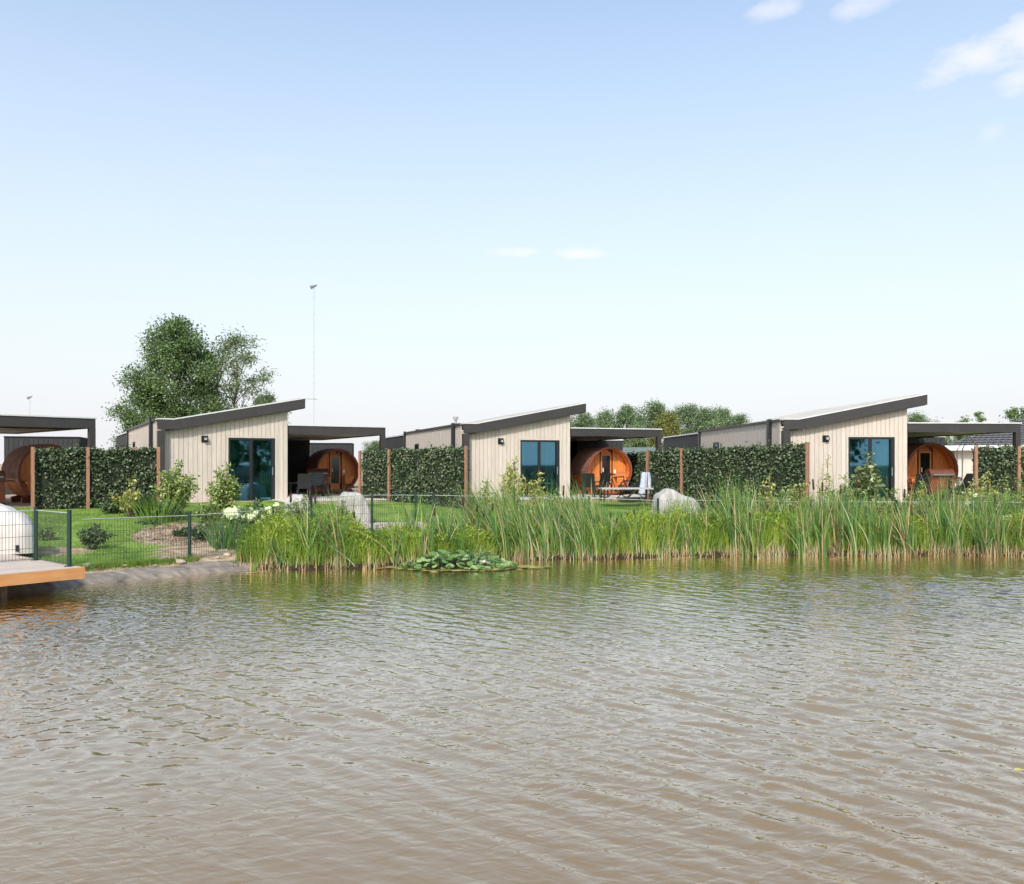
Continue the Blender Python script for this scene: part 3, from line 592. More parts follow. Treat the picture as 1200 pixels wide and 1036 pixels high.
    for yy in (.35, 1.7): f.prism_xz([(-.8, 0), (.8, 0), (.8, .20), (.55, .245), (.3, .12), (0, .07), (-.3, .12), (-.55, .245), (-.8, .20)], yy, yy+.12)
    f.build('cradle', CEDARD, s)
    for yy in (.55, 1.6): MB().torus((0, yy, cz), (0, 1, 0), Rr+.006, .010, 48, 4).build('steel_band', STEEL, s)
    return s
SA = [(58, 30.6, 44, 'barrel sauna at far left, mostly hidden by the stake and the ivy hedge'), (396, 40, 27, 'barrel sauna beside the left cabin with the rust grill before it'),
      (715, 37, 17, 'barrel sauna beside the middle cabin, its glass door and whole front in view'), (1092, 33.2, 6, 'barrel sauna partly hidden by the right-hand cabin')]
proto = make_sauna()
for i, (px, Z, yw, lab) in enumerate(SA):
    o = proto if i == 0 else copy_tree(proto); o.location = (at(px, Z), Z, BASE-.02 if i != 2 else BASE); o.rotation_euler = (0, 0, R(yw)); o['label'] = lab
    if i == 3: o.scale = (1.05,)*3

# ------------------------------------------------------------------ hedges
def make_hedge(pts, tops, stakes, label, dens=620, thick=.28):
    """pts: [(px,Z),...] ends; tops: absolute top heights; stakes: px positions, or (px, dz) """
    (pa, Za), (pb, Zb) = pts; A = Vector((at(pa, Za), Za, 0)); B = Vector((at(pb, Zb), Zb, 0)); d = B-A; Lh = d.length; yaw = math.atan2(d.y, d.x)
    za = g(A.x, A.y); zb = g(B.x, B.y); h = empty('hedge', (A.x, A.y, za), yaw, label, 'hedge', 'clipped ivy hedges on wooden stakes')
    H0, H1 = tops[0]-za, tops[1]-za
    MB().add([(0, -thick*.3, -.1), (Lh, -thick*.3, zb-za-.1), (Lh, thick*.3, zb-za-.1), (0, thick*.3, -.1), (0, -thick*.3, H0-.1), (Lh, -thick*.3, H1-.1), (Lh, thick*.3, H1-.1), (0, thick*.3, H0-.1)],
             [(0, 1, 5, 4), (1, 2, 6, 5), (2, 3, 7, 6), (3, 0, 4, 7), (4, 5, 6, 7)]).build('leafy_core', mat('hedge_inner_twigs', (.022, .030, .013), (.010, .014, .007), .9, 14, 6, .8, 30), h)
    n = int(Lh*2*dens*1.45); u = rng.uniform(0, 1, n); v = rng.uniform(0, 1, n)**.9
    top = H0+(H1-H0)*u; bump = np.array([mnoise.noise(Vector((a*Lh*1.5, b*3, 7))) for a, b in zip(u, v)])
    side = np.where(rng.uniform(size=n) < .74, -1, 1); P = np.stack([u*Lh, side*(thick*.5+bump*.12+rng.uniform(-.08, .03, n)), (zb-za)*u+(top-(zb-za)*u)*v], 1)
    nt_ = int(Lh*260); ut = rng.uniform(0, 1, nt_); hb = np.array([mnoise.noise(Vector((a*Lh*2.2, 3, 1))) for a in ut]); PT = np.stack([ut*Lh, rng.uniform(-thick*.55, thick*.55, nt_), H0+(H1-H0)*ut+hb*.12+rng.exponential(.035, nt_)-.05], 1)
    ns = int(Lh*7); us = rng.uniform(0, 1, ns); SP = []
    for q_ in us:
        hs = .05+rng.exponential(.06); x_ = q_*Lh; y_ = rng.uniform(-thick*.5, thick*.3); lean = rng.normal(0, .3)
        for j_ in range(5): SP.append((x_+lean*hs*j_/5, y_-.02*j_, H0+(H1-H0)*q_+hs*j_/5-.03))
    P = np.concatenate([P, PT, np.array(SP)]); mi = rng.choice(3, len(P), p=[.42, .22, .36])
    leaves('foliage', P, rng.uniform(.055, .115, len(P)), L_HEDGE, None, h, .75, .5, (0, -.7, .3), 'stuff', mi)
    for s_ in stakes:
        px, off, hh = (s_+(.0,))[:3] if isinstance(s_, tuple) else (s_, -thick*.62, 0)
        # solve position along the hedge line for this pixel
        t = (px-600)/1000; k = (t*A.y-A.x)/(d.x-t*d.y) if abs(d.x-t*d.y) > 1e-6 else 0
        q = k*Lh; MB().box(q-.05, q+.05, off-.04, off+.04, -.3, H0+(H1-H0)*k+.06+hh).build('stake', STAKE, h)
    return h
make_hedge([(40, 26.6), (184, 28.2)], (2.93, 2.98), [(39, -.30, .02), 103, (158, .05), 185], 'ivy hedge between the leftmost sauna and the left cabin')
make_hedge([(427, 34.3), (547, 30.6)], (2.95, 3.06), [(424, -.1), 460, (549, -.12)], 'ivy hedge between the left cabin\'s sauna and the middle cabin')
make_hedge([(764, 34), (946, 29)], (2.98, 3.12), [762, 802, (948, -.1)], 'long ivy hedge running up to the right-hand cabin')
make_hedge([(733, 41), (760, 36.5)], (2.86, 2.90), [], 'short dark hedge stub just right of the middle sauna')
make_hedge([(1142, 30.2), (1260, 30.6)], (3.05, 3.05), [1140, 1190, 1262], 'ivy hedge at the right edge under the pergola post')

# ------------------------------------------------------------------ trees
def make_tree(name, h, rad, seed, mats, wts, nleaf, lsize, clumps, label, cat='tree', trunk_r=.2, crown_lo=.25, loose=.5, group=None, shape=1.0, droop=.2):
    r = np.random.default_rng(seed); rr = random.Random(seed); t = empty(name, (0, 0, 0), 0, label, cat, group)
    m = MB(); pts = [Vector((0, 0, -.3))]; n = 7
    for i in range(1, n+1): pts.append(Vector((rr.uniform(-.06, .06)*h*.3*i/n, rr.uniform(-.06, .06)*h*.3*i/n, h*.93*i/n)))
    m.tube(pts, [trunk_r*(1-.85*i/n) for i in range(n+1)], 8); C = []
    for k in range(clumps):
        f = crown_lo+(1-crown_lo)*((k+.5)/clumps)**.85; z = h*f; prof = math.sin(math.pi*min(1, max(.04, ((f-crown_lo)/(1-crown_lo))*.86+.12)))**.7*shape
        a = k*2.399+rr.uniform(-.5, .5); rad_k = rad*prof*rr.uniform(.35, 1.0); c = Vector((math.cos(a)*rad_k, math.sin(a)*rad_k, z+rr.uniform(-.03, .03)*h)); C.append(c)
        i0 = min(n-1, max(1, int((f*.8)*n))); p0_ = pts[i0]; mid = p0_.lerp(c, .5)+Vector((0, 0, h*.02)); br = trunk_r*.32*(1-f*.6); m.tube([p0_, mid, c], [br, br*.6, br*.2], 5)
        for q in range(2):
            c2 = c+Vector((rr.uniform(-1, 1), rr.uniform(-1, 1), rr.uniform(-.5, .8)))*rad*.22; m.tube([mid.lerp(c, .5), c2], [br*.4, br*.12], 4)
    m.build('trunk', BARK, t, True)
    C = np.array(C); idx = r.integers(0, len(C), nleaf); cs = rad*.27*r.uniform(.6, 1.25, len(C)); dirs = r.normal(size=(nleaf, 3)); dirs /= np.linalg.norm(dirs, axis=1)[:, None]
    rd = r.uniform(0, 1, nleaf)**(loose); P = C[idx]+dirs*(rd*cs[idx])[:, None]*np.array([1.15, 1.15, .75])
    # finer tufts inside each clump
    tuft = r.integers(0, 9, nleaf); tc_ = r.normal(size=(len(C), 9, 3))*.30; P = P+tc_[idx, tuft]*cs[idx][:, None]
    P = P[P[:, 2] > h*crown_lo*.5]
    mi = r.choice(3, len(P), p=wts)
    leaves('crown', P, r.uniform(.7, 1.3, len(P))*lsize, mats, None, t, .62, droop, None, 'stuff', mi); return t
def place(o, px, Z, z=1.05, s=1, rot=0): o.location = (at(px, Z), Z, z); o.rotation_euler = (0, 0, rot); o.scale = (s, s, s); return o
place(make_tree('broadleaf_tree', 11.0, 3.3, 11, L_TREE, [.45, .33, .22], 48000, .165, 90, 'tall dense green tree rising behind the left cabin', trunk_r=.28, crown_lo=.12, shape=1.0), 210, 60)
place(make_tree('birch_tree', 10.6, 2.9, 5, L_LITE, [.45, .42, .13], 10000, .15, 56, 'thin pale-leaved birch just right of the tall dense tree', trunk_r=.15, crown_lo=.2, loose=.9, droop=.5), 276, 61)
place(make_tree('young_broadleaf_tree', 8.0, 2.5, 8, L_LITE, [.5, .35, .15], 8500, .16, 36, 'low loose tree showing over the left cabin\'s roof ridge', trunk_r=.14, crown_lo=.2, loose=.8), 313, 62, s=.80)
place(make_tree('broadleaf_tree', 8.0, 3.2, 21, L_TREE, [.45, .35, .2], 15000, .17, 40, 'lower tree at the left flank of the tall dense tree', trunk_r=.2, crown_lo=.15), 175, 59, s=.82)
ftA = make_tree('distant_tree', 8.5, 3.6, 31, L_FAR, [.44, .36, .20], 17000, .19, 48, 'x', trunk_r=.25, crown_lo=.1, group='trees beyond the cabins')
ftB = make_tree('distant_tree', 8.5, 3.0, 32, L_FAR, [.32, .50, .18], 15000, .19, 40, 'x', trunk_r=.22, crown_lo=.1, group='trees beyond the cabins')
ftC = make_tree('distant_tree', 8.5, 3.0, 33, L_OLIVE, [.5, .28, .22], 14000, .19, 40, 'x', trunk_r=.22, crown_lo=.1, group='trees beyond the cabins')
far = [(ftA, 684, 82, 494-8, 'leftmost distant tree at the middle cabin\'s roof tip'), (ftB, 708, 88, 483, 'distant tree second from the middle cabin\'s roof tip'), (ftA, 735, 86, 478, 'distant tree above the left half of the middle pergola'),
       (ftB, 770, 92, 473, 'tallest of the distant trees, above the middle pergola\'s post'), (ftC, 782, 76, 484, 'yellow-olive distant tree behind the middle pergola\'s corner'), (ftA, 805, 88, 477, 'dark distant tree just right of the yellow-olive one'),
       (ftA, 827, 86, 481, 'distant tree above the side wall of the right-hand cabin'), (ftB, 846, 92, 480, 'light green distant tree near the right-hand cabin\'s roof'), (ftA, 866, 84, 488, 'last distant tree before the right-hand cabin\'s roof slope'),
       (ftB, 835, 74, 494, 'low bright green tree against the right-hand cabin\'s rear roof'), (ftB, 1076, 80, 486, 'distant tree just right of the right-hand cabin\'s roof tip'), (ftA, 662, 80, 494, 'distant tree mostly hidden by the middle cabin roof'),
       (ftB, 745, 72, 500, 'low tree seen under the middle pergola'), (ftB, 1100, 60, 507, 'bright tree seen under the right pergola beside the black shed'), (ftA, 1128, 88, 503, 'low tree behind the tiled roof'), (ftA, 440, 70, 518, 'low tree glimpsed between pergola and black rear section of the middle cabin')]
used = set()
for i, (src, px, Z, ytop, lab) in enumerate(far):
    o = copy_tree(src) if src.name in used else src; used.add(src.name)
    hh = (543-ytop)/1000*Z+1.4; s = hh/8.7; o.location = (at(px, Z), Z, 1.05); o.rotation_euler = (0, 0, i*1.7); o.scale = (s*(1.12 if s < .6 else 1), s, s); o['label'] = lab
place(make_tree('sapling', 4.6, .8, 41, L_TREE, [.5, .2, .3], 700, .18, 9, 'tiny dark treetop poking over the right pergola beam', trunk_r=.06, crown_lo=.6, loose=.9), 1121, 72, z=.15, s=1.28)
place(make_tree('sapling', 5.0, 1.1, 42, L_LITE, [.5, .4, .1], 900, .18, 12, 'pale sparse treetop over the right pergola beam', trunk_r=.06, crown_lo=.55, loose=.9), 1145, 72, z=.15, s=1.3)
place(make_tree('young_broadleaf_tree', 5.6, 1.7, 43, L_TREE, [.5, .4, .1], 3000, .18, 20, 'leafy tree at the right edge above the bungalow roof', trunk_r=.1, crown_lo=.3, loose=.8), 1190, 72, z=.4, s=1.18)

# ------------------------------------------------------------------ bungalow behind, right
def bungalow():
    Z = 52; b = empty('bungalow', (at(1110, Z), Z, BASE), R(-38), 'pale bungalow with grey tiled roof seen under the right pergola', 'bungalow')
    H = 2.34; Lx, Ly = 15, 7
    MB().box(.35, Lx, .35, Ly, -.3, H-.02).build('wall', BRICKW, b)
    MB().add([(-.1, -.1, H+.12), (Lx+.3, -.1, H+.12), (Lx+.3, Ly+.3, H+.12), (-.1, Ly+.3, H+.12), (3.4, Ly/2, H+1.75), (Lx-3, Ly/2, H+1.75)], [(0, 1, 5, 4), (1, 2, 5), (2, 3, 4, 5), (3, 0, 4), (3, 2, 1, 0)]).build('roof', TILE, b)
    rt = b.children[-1]; m = MB(); rows = 11
    for i in range(rows):
        f0, f1 = i/rows, (i+1)/rows; y0 = -.1+(Ly/2+.1)*f0; y1 = -.1+(Ly/2+.1)*f1; za = H+.12+1.63*f0; zb_ = H+.12+1.63*f1; xa, xb = -.1+3.5*f0+.1, Lx+.3-3.3*f0-.1; x = xa
        while x < xb-.3:
            m.add([(x, y0-.03, za+.06), (x+.15, y0-.03, za+.09), (x+.29, y0-.03, za+.05), (x, y1, zb_+.02), (x+.15, y1, zb_+.035), (x+.29, y1, zb_+.015)], [(0, 1, 4, 3), (1, 2, 5, 4)]); x += .3
    tag(m.build('roof_tile', TILE, rt), kind='stuff')
    m = MB(); m.box(-.16, Lx+.3, -.2, -.102, H-.16, H+.14); m.box(-.2, -.102, -.1, Ly+.3, H-.16, H+.14); m.build('eaves_board', WHITEP, b)
    MB().box(-.1, Lx, -.1, Ly, H-.015, H+.02).build('soffit', WHITEP, b)
    w = MB().box(6, 7.6, .31, .348, .9, 2.2).build('window', WHITEP, b); MB().box(6.08, 7.52, .295, .309, .98, 2.12).build('pane', GLASS, w)
bungalow()
# pale roof far off, glimpsed between middle pergola and the right cabin's rear part
b = empty('glasshouse', (at(744, 60), 60, BASE), R(-10), 'low white-roofed glasshouse glimpsed behind the middle sauna', 'glasshouse'); b.scale = (1, 1, .86)
MB().box(-1.0, 1.6, 0, 3, -.3, 1.9).build('wall', mat('dull_glazing', (.16, .17, .15), (.09, .10, .08), .3, 2), b)
MB().prism_yz([(-.1, 1.92), (3, 2.9), (3, 3.0), (-.1, 2.02)], -1.1, 1.7).build('roof', mat('translucent_roof', (.16, .19, .14), (.10, .12, .08), .4, 3), b)
m = MB(); m.M = Matrix.Rotation(R(-8), 4, 'Y'); m.box(-1.3, 1.4, -.25, -.12, 1.95, 2.12); m.build('gutter', WHITEP, b)
MB().tube([(.3, -.2, 2.0), (.9, -.2, 1.5), (.9, -.2, 0)], .05).build('downpipe', WHITEP, b)

# ------------------------------------------------------------------ masts
def mast(px, Z, ytop, label, w=.10):
    H = (543-ytop)/1000*Z+1.4; o = empty('radio_mast', (at(px, Z), Z, BASE), .4, label, 'mast'); m = MB()
    for k in range(3):
        a = k*2.094; m.tube([(math.cos(a)*w, math.sin(a)*w, 0), (math.cos(a)*w, math.sin(a)*w, H)], .016, 4)
    z = 0; k = 0
    while z < H-.8:
        for q in range(3):
            a, c = q*2.094, (q+1)*2.094; m.tube([(math.cos(a)*w, math.sin(a)*w, z), (math.cos(c)*w, math.sin(c)*w, z+.8)], .009, 3, caps=False)
        z += .8
    m.build('lattice', mat('galvanised_mast', (.50, .52, .54), (.44, .46, .48), .5, 2), o)
    q = MB(); q.tube([(-.35, 0, H-.1), (.3, 0, H+.2)], [.2, .07], 8); q.build('antenna', mat('antenna_grey', (.22, .23, .24), (.18, .19, .2), .5, 2), o)
    return o, H
mo, mh = mast(368, 90, 336, 'slender lattice radio mast rising behind the left pergola')
q = MB(); q.tube([(-.9, 0, 8.2), (.35, 0, 8.2)], .06, 5); q.tube([(-.9, 0, 8.2), (-.9, 0, 7.9)], .05, 5); q.build('cross_arm', mat('galvanised_mast', (0, 0, 0)), mo)
mo2, _ = mast(35, 120, 466, 'thin distant mast above the leftmost pergola', .08)
mo2['category'] = 'mast'

# ------------------------------------------------------------------ decks, covers, fences
def make_deck(loc, yaw, x0, x1, y1, top, label, fm=DECKF):
    d = empty('jetty_deck', (loc[0], loc[1], 0), yaw, label, 'deck', 'timber decks at the water\'s edge'); y = 0; me = None
    while y < y1:
        if me is None: o = MB().box(x0, x1, 0, .136, top-.035, top).build('deck_board', DECKT, d); me = o.data
        else: o = link('deck_board', me, d)
        o.location = (0, y, rnd.uniform(-.002, .002)); y += .143
    MB().box(x0, x1-.002, -.034, -.004, top-.215, top-.004).build('fascia_board', fm, d)
    MB().box(x1+.002, x1+.032, -.034, y, top-.215, top-.004).build('fascia_board', fm, d)
    m = MB()
    for q in np.arange(.3, y1-.1, .6): m.box(x0+.03, x1-.03, q, q+.06, top-.19, top-.037)
    tag(m.build('joist', DECKF, d), kind='stuff')
    for xx in np.arange(x0+.3, x1, 1.8):
        for yy in (.35, y1-.3): MB().box(xx, xx+.1, yy, yy+.1, -1.0, top-.192).build('pile', BARK, d)
    return d
DK = ((-8.28, 16.45), R(50))
make_deck(*DK, -7, 0, 3.6, .50, 'timber deck with orange edge board jutting over the water at left')
D1 = ((at(500, 26.2), 26.2), R(14)); make_deck(*D1, -5.2, 0, 2.4, .62, 'pale timber deck half hidden by reeds in front of the left pergola', DECKT)
D2 = ((at(842, 26.0), 26.0), R(4)); make_deck(*D2, -4.2, 0, 2.2, .60, 'pale timber deck behind the reeds under the long hedge', DECKT)
def make_cover(loc, yaw, w, dpt, h, prof, label, matl, seed=0):
    """prof: list of (fraction along width, height fraction)"""
    nx_, ny_ = 34, 16; V = []; px_ = [p[0] for p in prof]; pz = [p[1] for p in prof]
    for i in range(nx_+1):
        for j in range(2*ny_+1):
            u = i/nx_; a = math.pi*(j/(2*ny_)); sy = math.cos(a); sz = math.sin(a); e = .38
            yy = math.copysign(abs(sy)**e, sy)*dpt/2; top = np.interp(u, px_, pz)*h; zz = abs(sz)**e*top
            x = (u-.5)*w; endr = min(1, min(u, 1-u)*9)**.5; yy *= .80+.20*endr
            nzv = mnoise.noise(Vector((x*2.3+seed, yy*2.3, zz*3))); fold = mnoise.noise(Vector((x*7+seed, yy*5, zz*1.3)))
            k_ = 1+.06*nzv+.045*fold
            V.append((x*(1+.02*nzv), yy*k_, max(0, zz*k_)))
    nj = 2*ny_+1; Fc = [(i*nj+j, (i+1)*nj+j, (i+1)*nj+j+1, i*nj+j+1) for i in range(nx_) for j in range(2*ny_)]
    Fc += [tuple(range(nj)), tuple(range((nx_+1)*nj-1, nx_*nj-1, -1))]
    me = bpy.data.meshes.new('covered_furniture'); me.from_pydata(V, [], Fc); me.materials.append(matl); me.polygons.foreach_set('use_smooth', [len(f) == 4 for f in Fc]); me.update()
    o = link('covered_furniture', me); o.location = loc; o.rotation_euler = (0, 0, yaw); tag(o, label, 'furniture cover', 'pale covers over garden furniture'); return o
cv = make_cover((at(-24, 18.9), 19.0, .505), R(28), 2.1, 1.3, 1.10, [(0, .5), (.05, .9), (.2, 1), (.62, .98), (.74, .90), (.93, .70), (.985, .5), (1, .1)], 'smooth pale cover over furniture on the left deck', COVER, 1)
MB().box(.66, .73, -.675, -.64, .06, .20).build('hole_shade', BLACKM, cv)  # black box standing in for the shade inside a small hole
make_cover((at(350, 26.6), 26.6, .62), R(10), .85, .9, .90, [(0, .3), (.06, .85), (.3, 1), (.7, .97), (.93, .75), (1, .2)], 'rounded pale cover next to the left pergola, leftmost of the pair on the middle deck', COVERG, 3)
make_cover((at(414, 26.9), 26.9, .62), R(14), 1.05, 1.0, .96, [(0, .4), (.05, .8), (.2, 1), (.6, 1), (.85, .8), (.97, .5), (1, .2)], 'rounded pale cover with dark hole, right of the pair on the middle deck', COVERG, 5)
make_cover((at(792, 27.0), 27.0, .60), R(6), 1.42, 1.0, 1.08, [(0, .5), (.05, .80), (.15, .92), (.3, 1), (.42, .98), (.62, .82), (.85, .74), (.96, .6), (1, .2)], 'lumpy pale cover standing behind the reeds below the long hedge', COVERG, 9)

def make_fence(pts, label, posts=None, H=1.03, base=None, rail=WIRE):
    """pts world xy(z) posts; a mesh panel between consecutive posts"""
    f = empty('wire_fence', (pts[0][0], pts[0][1], 0), 0, label, 'fence', 'low green wire mesh fences along the bank'); O = Vector((pts[0][0], pts[0][1], 0)); Q = []
    for p in pts:
        z = p[2] if len(p) > 2 else g(p[0], p[1]); Q.append(Vector((p[0], p[1], z))-O)
    for i, q in enumerate(Q):
        if posts is None or i in posts:
            m = MB(); a = .03; m.box(q.x-a, q.x+a, q.y-a, q.y+a, q.z-.05, q.z+H+.05); m.box(q.x-a-.004, q.x+a+.004, q.y-a-.004, q.y+a+.004, q.z+H+.051, q.z+H+.065)
            if len(pts[i]) > 2: m.box(q.x-.07, q.x+.07, q.y-.07, q.y+.07, q.z+.001, q.z+.014)
            m.build('post', GREENM, f)
    for a, b2 in zip(Q[:-1], Q[1:]):
        m = MB(); L_ = (b2-a).length; n = max(2, int(L_/.062)); dz = .03
        for k in range(1, n):
            p = a.lerp(b2, k/n); r_ = .0042; m.add([(p.x-r_, p.y-r_, p.z+dz), (p.x+r_, p.y-r_, p.z+dz), (p.x, p.y+r_, p.z+dz), (p.x-r_, p.y-r_, p.z+H), (p.x+r_, p.y-r_, p.z+H), (p.x, p.y+r_, p.z+H)], [(0, 1, 4, 3), (1, 2, 5, 4), (2, 0, 3, 5)])
        for zz, rr_ in ((dz, .005), (.25, .004), (.50, .004), (.75, .004)): m.tube([a+Vector((0, 0, zz)), b2+Vector((0, 0, zz))], rr_, 4)
        pn = m.build('mesh_panel', WIRE, f)
        MB().tube([a+Vector((0, 0, H+.003)), b2+Vector((0, 0, H+.003))], .009, 5).build('top_rail', WIREL, f)
    return f
def dl(x, y, z=.5):
    p = local(DK, x, y); return (p[0], p[1], z)
make_fence([dl(-5.1, 2.0), dl(-2.6, 2.0), dl(-.10, 1.95), dl(-.12, .30)], 'green wire fence with flange posts standing on the left deck', posts=[0, 1, 2, 3])
fl = [(at(96, 18.6), 18.6), (at(222, 20.2), 20.2), (at(320, 22.0), 22.0)]
make_fence(fl, 'green wire fence on the sandy bank before the lawn', posts=[1, 2])
make_fence([(at(320, 22.05), 22.05), (at(365, 24.2), 24.2, .50), (at(436, 25.4), 25.4, .52), (at(487, 25.9), 25.9, .50), (at(508, 26.1), 26.1, .48)], 'green wire fence behind the reeds round the pale middle deck', posts=[1, 2, 3, 4])
make_fence([(at(508, 26.15), 26.15), (at(600, 26.2), 26.2), (at(690, 26), 26.0), (at(771, 25.6), 25.6), (at(850, 25.6), 25.6), (at(950, 25.6), 25.6), (at(1050, 25.6), 25.6), (at(1150, 25.4), 25.4), (at(1250, 25.3), 25.3)], 'long green wire fence behind the tall reeds to the right')
sg = MB().box(-.16, .16, -.006, .006, -.07, .07).build('notice_plate', WHITEP); sg.location = (at(1179, 24.9), 24.9, 2.5-(607-543)/1000*24.9); tag(sg, 'small white notice plate showing among the reeds at right', 'sign')
MB().box(-.13, .13, -.009, -.0065, .01, .03).build('print_line', BLACKM, sg); MB().box(-.13, .06, -.009, -.0065, -.03, -.015).build('print_line', BLACKM, sg)
MB().box(-.02, .02, .0065, .03, -1.2, .05).build('stake', GREENM, sg)

# pond liner along the left bank
def liner():
    m = MB(); XS = np.linspace(-13, -6.2, 70); prof = [(-.35, -.06, 0), (-.10, .03, 0), (.0, .085, 1), (.06, .10, 0), (.12, .07, 0), (.35, .13, 0), (.60, .165, 0), (.75, .21, 0), (.80, .20, 1)]
    vs = []
    for x in XS:
        y0 = float(shore(x)); w = 1+.25*mnoise.noise(Vector((x*1.1, 0, 0))); 
        for (o_, z, q) in prof:
            vs.append((x-o_*.30*w, y0+o_*(.44+.2*mnoise.noise(Vector((x*1.7, 8, 0))))*w, z*(1 if o_ < .3 else .8)+.07*mnoise.noise(Vector((x*1.6-o_*2, o_*5, 0)))*(o_ > .05)+.012))
    n = len(prof); fs = []; 
    for i in range(len(XS)-1):
        for j in range(n-1): fs.append((i*n+j, (i+1)*n+j, (i+1)*n+j+1, i*n+j+1))
    k = len(m.v); m.add(vs, fs); m.m = [1 if j in (1, 2) and False else 0 for i in range(len(XS)-1) for j in range(n-1)]
    o = m.build('pond_liner', [LINER, LINERD], None, True); tag(o, 'dusty grey pond liner folded along the left bank', 'pond liner')
    MB().tube([(x-.02, float(shore(x))+.02, .05+.01*math.sin(x*3)) for x in XS], .022, 6).build('dark_fold', LINERD, o, True)
liner()
# stones and clods on the bank
st = []
for i in range(26):
    x = rnd.uniform(-11.4, -6.6); y = float(shore(x))+rnd.uniform(.75, 1.5); s_ = rnd.uniform(.03, .10); m = MB(); vs = []; n = 8
    import itertools
    bm_v = []
    for a in range(5):
        for b_ in range(n):
            th = math.pi*(a+.5)/5; ph = 2*math.pi*b_/n; rr_ = s_*(1+.25*mnoise.noise(Vector((a*1.3+i, b_*.9, i*.7)))); bm_v.append((rr_*math.sin(th)*math.cos(ph)*1.3, rr_*math.sin(th)*math.sin(ph), rr_*math.cos(th)*.6))
    fs = [(a*n+b_, (a+1)*n+b_, (a+1)*n+(b_+1) % n, a*n+(b_+1) % n) for a in range(4) for b_ in range(n)]+[tuple(range(n)), tuple(range(5*n-1, 4*n-1, -1))]
    m.add(bm_v, fs); o = m.build('stone', mat('pale_stone', (.48, .40, .31), (.30, .24, .18), .9, 8, bump=.5)); o.location = (x, y, g(x, y)+s_*.2+.02); o.rotation_euler = (0, 0, rnd.uniform(0, 6)); tag(o, 'pale clod lying on the sandy bank above the pond liner', 'stone', 'clods scattered on the sandy bank')

# ------------------------------------------------------------------ terrace furniture
def slab_table(loc, yaw, w, d_, h, label, top=GREYT, leg=BLACKM):
    t = empty('garden_table', loc, yaw, label, 'table'); MB().box(-w/2, w/2, -d_/2, d_/2, h-.05, h).build('tabletop', top, t)
    for sx in (-1, 1):
        for sy in (-1, 1): MB().box(sx*(w/2-.1)-.03, sx*(w/2-.1)+.03, sy*(d_/2-.08)-.03, sy*(d_/2-.08)+.03, 0, h-.052).build('leg', leg, t)
    return t
slab_table((at(733, 32.2), 32.2, 1.08), R(5), 1.95, .8, .50, 'low grey garden table before the middle sauna')
x, y = local(CAB[1], 1.0, .9); slab_table((x, y, BASE+.02), R(29), 1.7, .9, .62, 'black garden table under the left pergola', BLACKM)
slab_table((at(1123, 31.2), 31.2, 1.05), R(0), .55, .4, .42, 'small white side table right of the right-hand sauna', WHITEP)
def chair(loc, yaw, label, m_=BLACKM):
    c = empty('garden_chair', loc, yaw, label, 'chair', 'black garden chairs on the terraces')
    MB().box(-.26, .26, -.26, .26, .40, .45).build('seat', m_, c)
    MB().prism_yz([(.22, .45), (.28, .45), (.40, .98), (.35, .98)], -.26, .26).build('backrest', m_, c)
    for sx in (-1, 1):
        for sy in (-1, 1): MB().box(sx*.23-.02, sx*.23+.02, sy*.23-.02, sy*.23+.02, 0, .398).build('leg', m_, c)
        MB().box(sx*.25-.03, sx*.25+.03, -.26, .24, .62, .655).build('armrest', m_, c)
    return c
x, y = local(CAB[1], .6, -.1); chair((x, y, BASE+.02), R(200), 'black garden chair at the black table under the left pergola')
x, y = local(CAB[1], 1.7, 1.7); chair((x, y, BASE+.02), R(20), 'black garden chair behind the black table under the left pergola')
chair((at(690, 34.6), 34.6, BASE+.02), R(170), 'black garden chair at the corner of the middle cabin')
chair((at(703, 35.2), 35.2, BASE+.02), R(215), 'black garden chair in front of the middle sauna\'s left bench')
chair((at(1074, 31.9), 31.9, BASE+.02), R(190), 'black garden chair at the corner of the right-hand cabin')
def lounger(loc, yaw, label):
    c = empty('folding_lounger', loc, yaw, label, 'lounger', 'black folding loungers beside the saunas'); m = MB(); m.M = Matrix.Rotation(R(0), 4, 'X')
    MB().prism_yz([(-.9, .28), (.0, .34), (.0, .38), (-.9, .32)], -.3, .3).build('seat', BLACKM, c); MB().prism_yz([(.0, .34), (.62, 1.02), (.58, 1.05), (-.03, .38)], -.3, .3).build('backrest', BLACKM, c)
    for sx in (-.31, .31): MB().tube([(sx, -.8, 0), (sx, .1, .55), (sx, .35, .60)], .018, 6).build('frame', FASCIA, c); MB().tube([(sx, .45, 0), (sx, -.1, .5)], .018, 6).build('frame', FASCIA, c)
    return c
lounger((at(747, 34.3), 34.3, BASE+.0), R(-65), 'black folding lounger right of the middle sauna')
lounger((at(1131, 31.8), 31.8, BASE-.03), R(-60), 'black folding lounger right of the right-hand sauna')
# hanging laundry cloth by hedge
n = 14; vs = []
for i in range(n+1):
    for j in range(9):
        u, v = i/n, j/8; wv = .16+.14*(1-v); vs.append(((u-.5)*2*wv, .05*math.sin(u*14)*(1-v*.6), v*.85))
cl = MB().add(vs, [(i*9+j, (i+1)*9+j, (i+1)*9+j+1, i*9+j+1) for i in range(n) for j in range(8)]).build('towel', LAUNDRY, None, True); cl.location = (at(757, 33.9), 33.9, 1.30); tag(cl, 'pale blue towel hanging beside the stake of the long hedge', 'towel')
rk = empty('drying_rack', (at(757, 33.95), 33.95, BASE-.02), 0, 'thin drying rack carrying the pale blue towel', 'rack'); MB().tube([(-.2, 0, 0), (-.2, 0, 1.1), (.2, 0, 1.1), (.2, 0, 0)], .014, 6).build('frame', STEEL, rk)
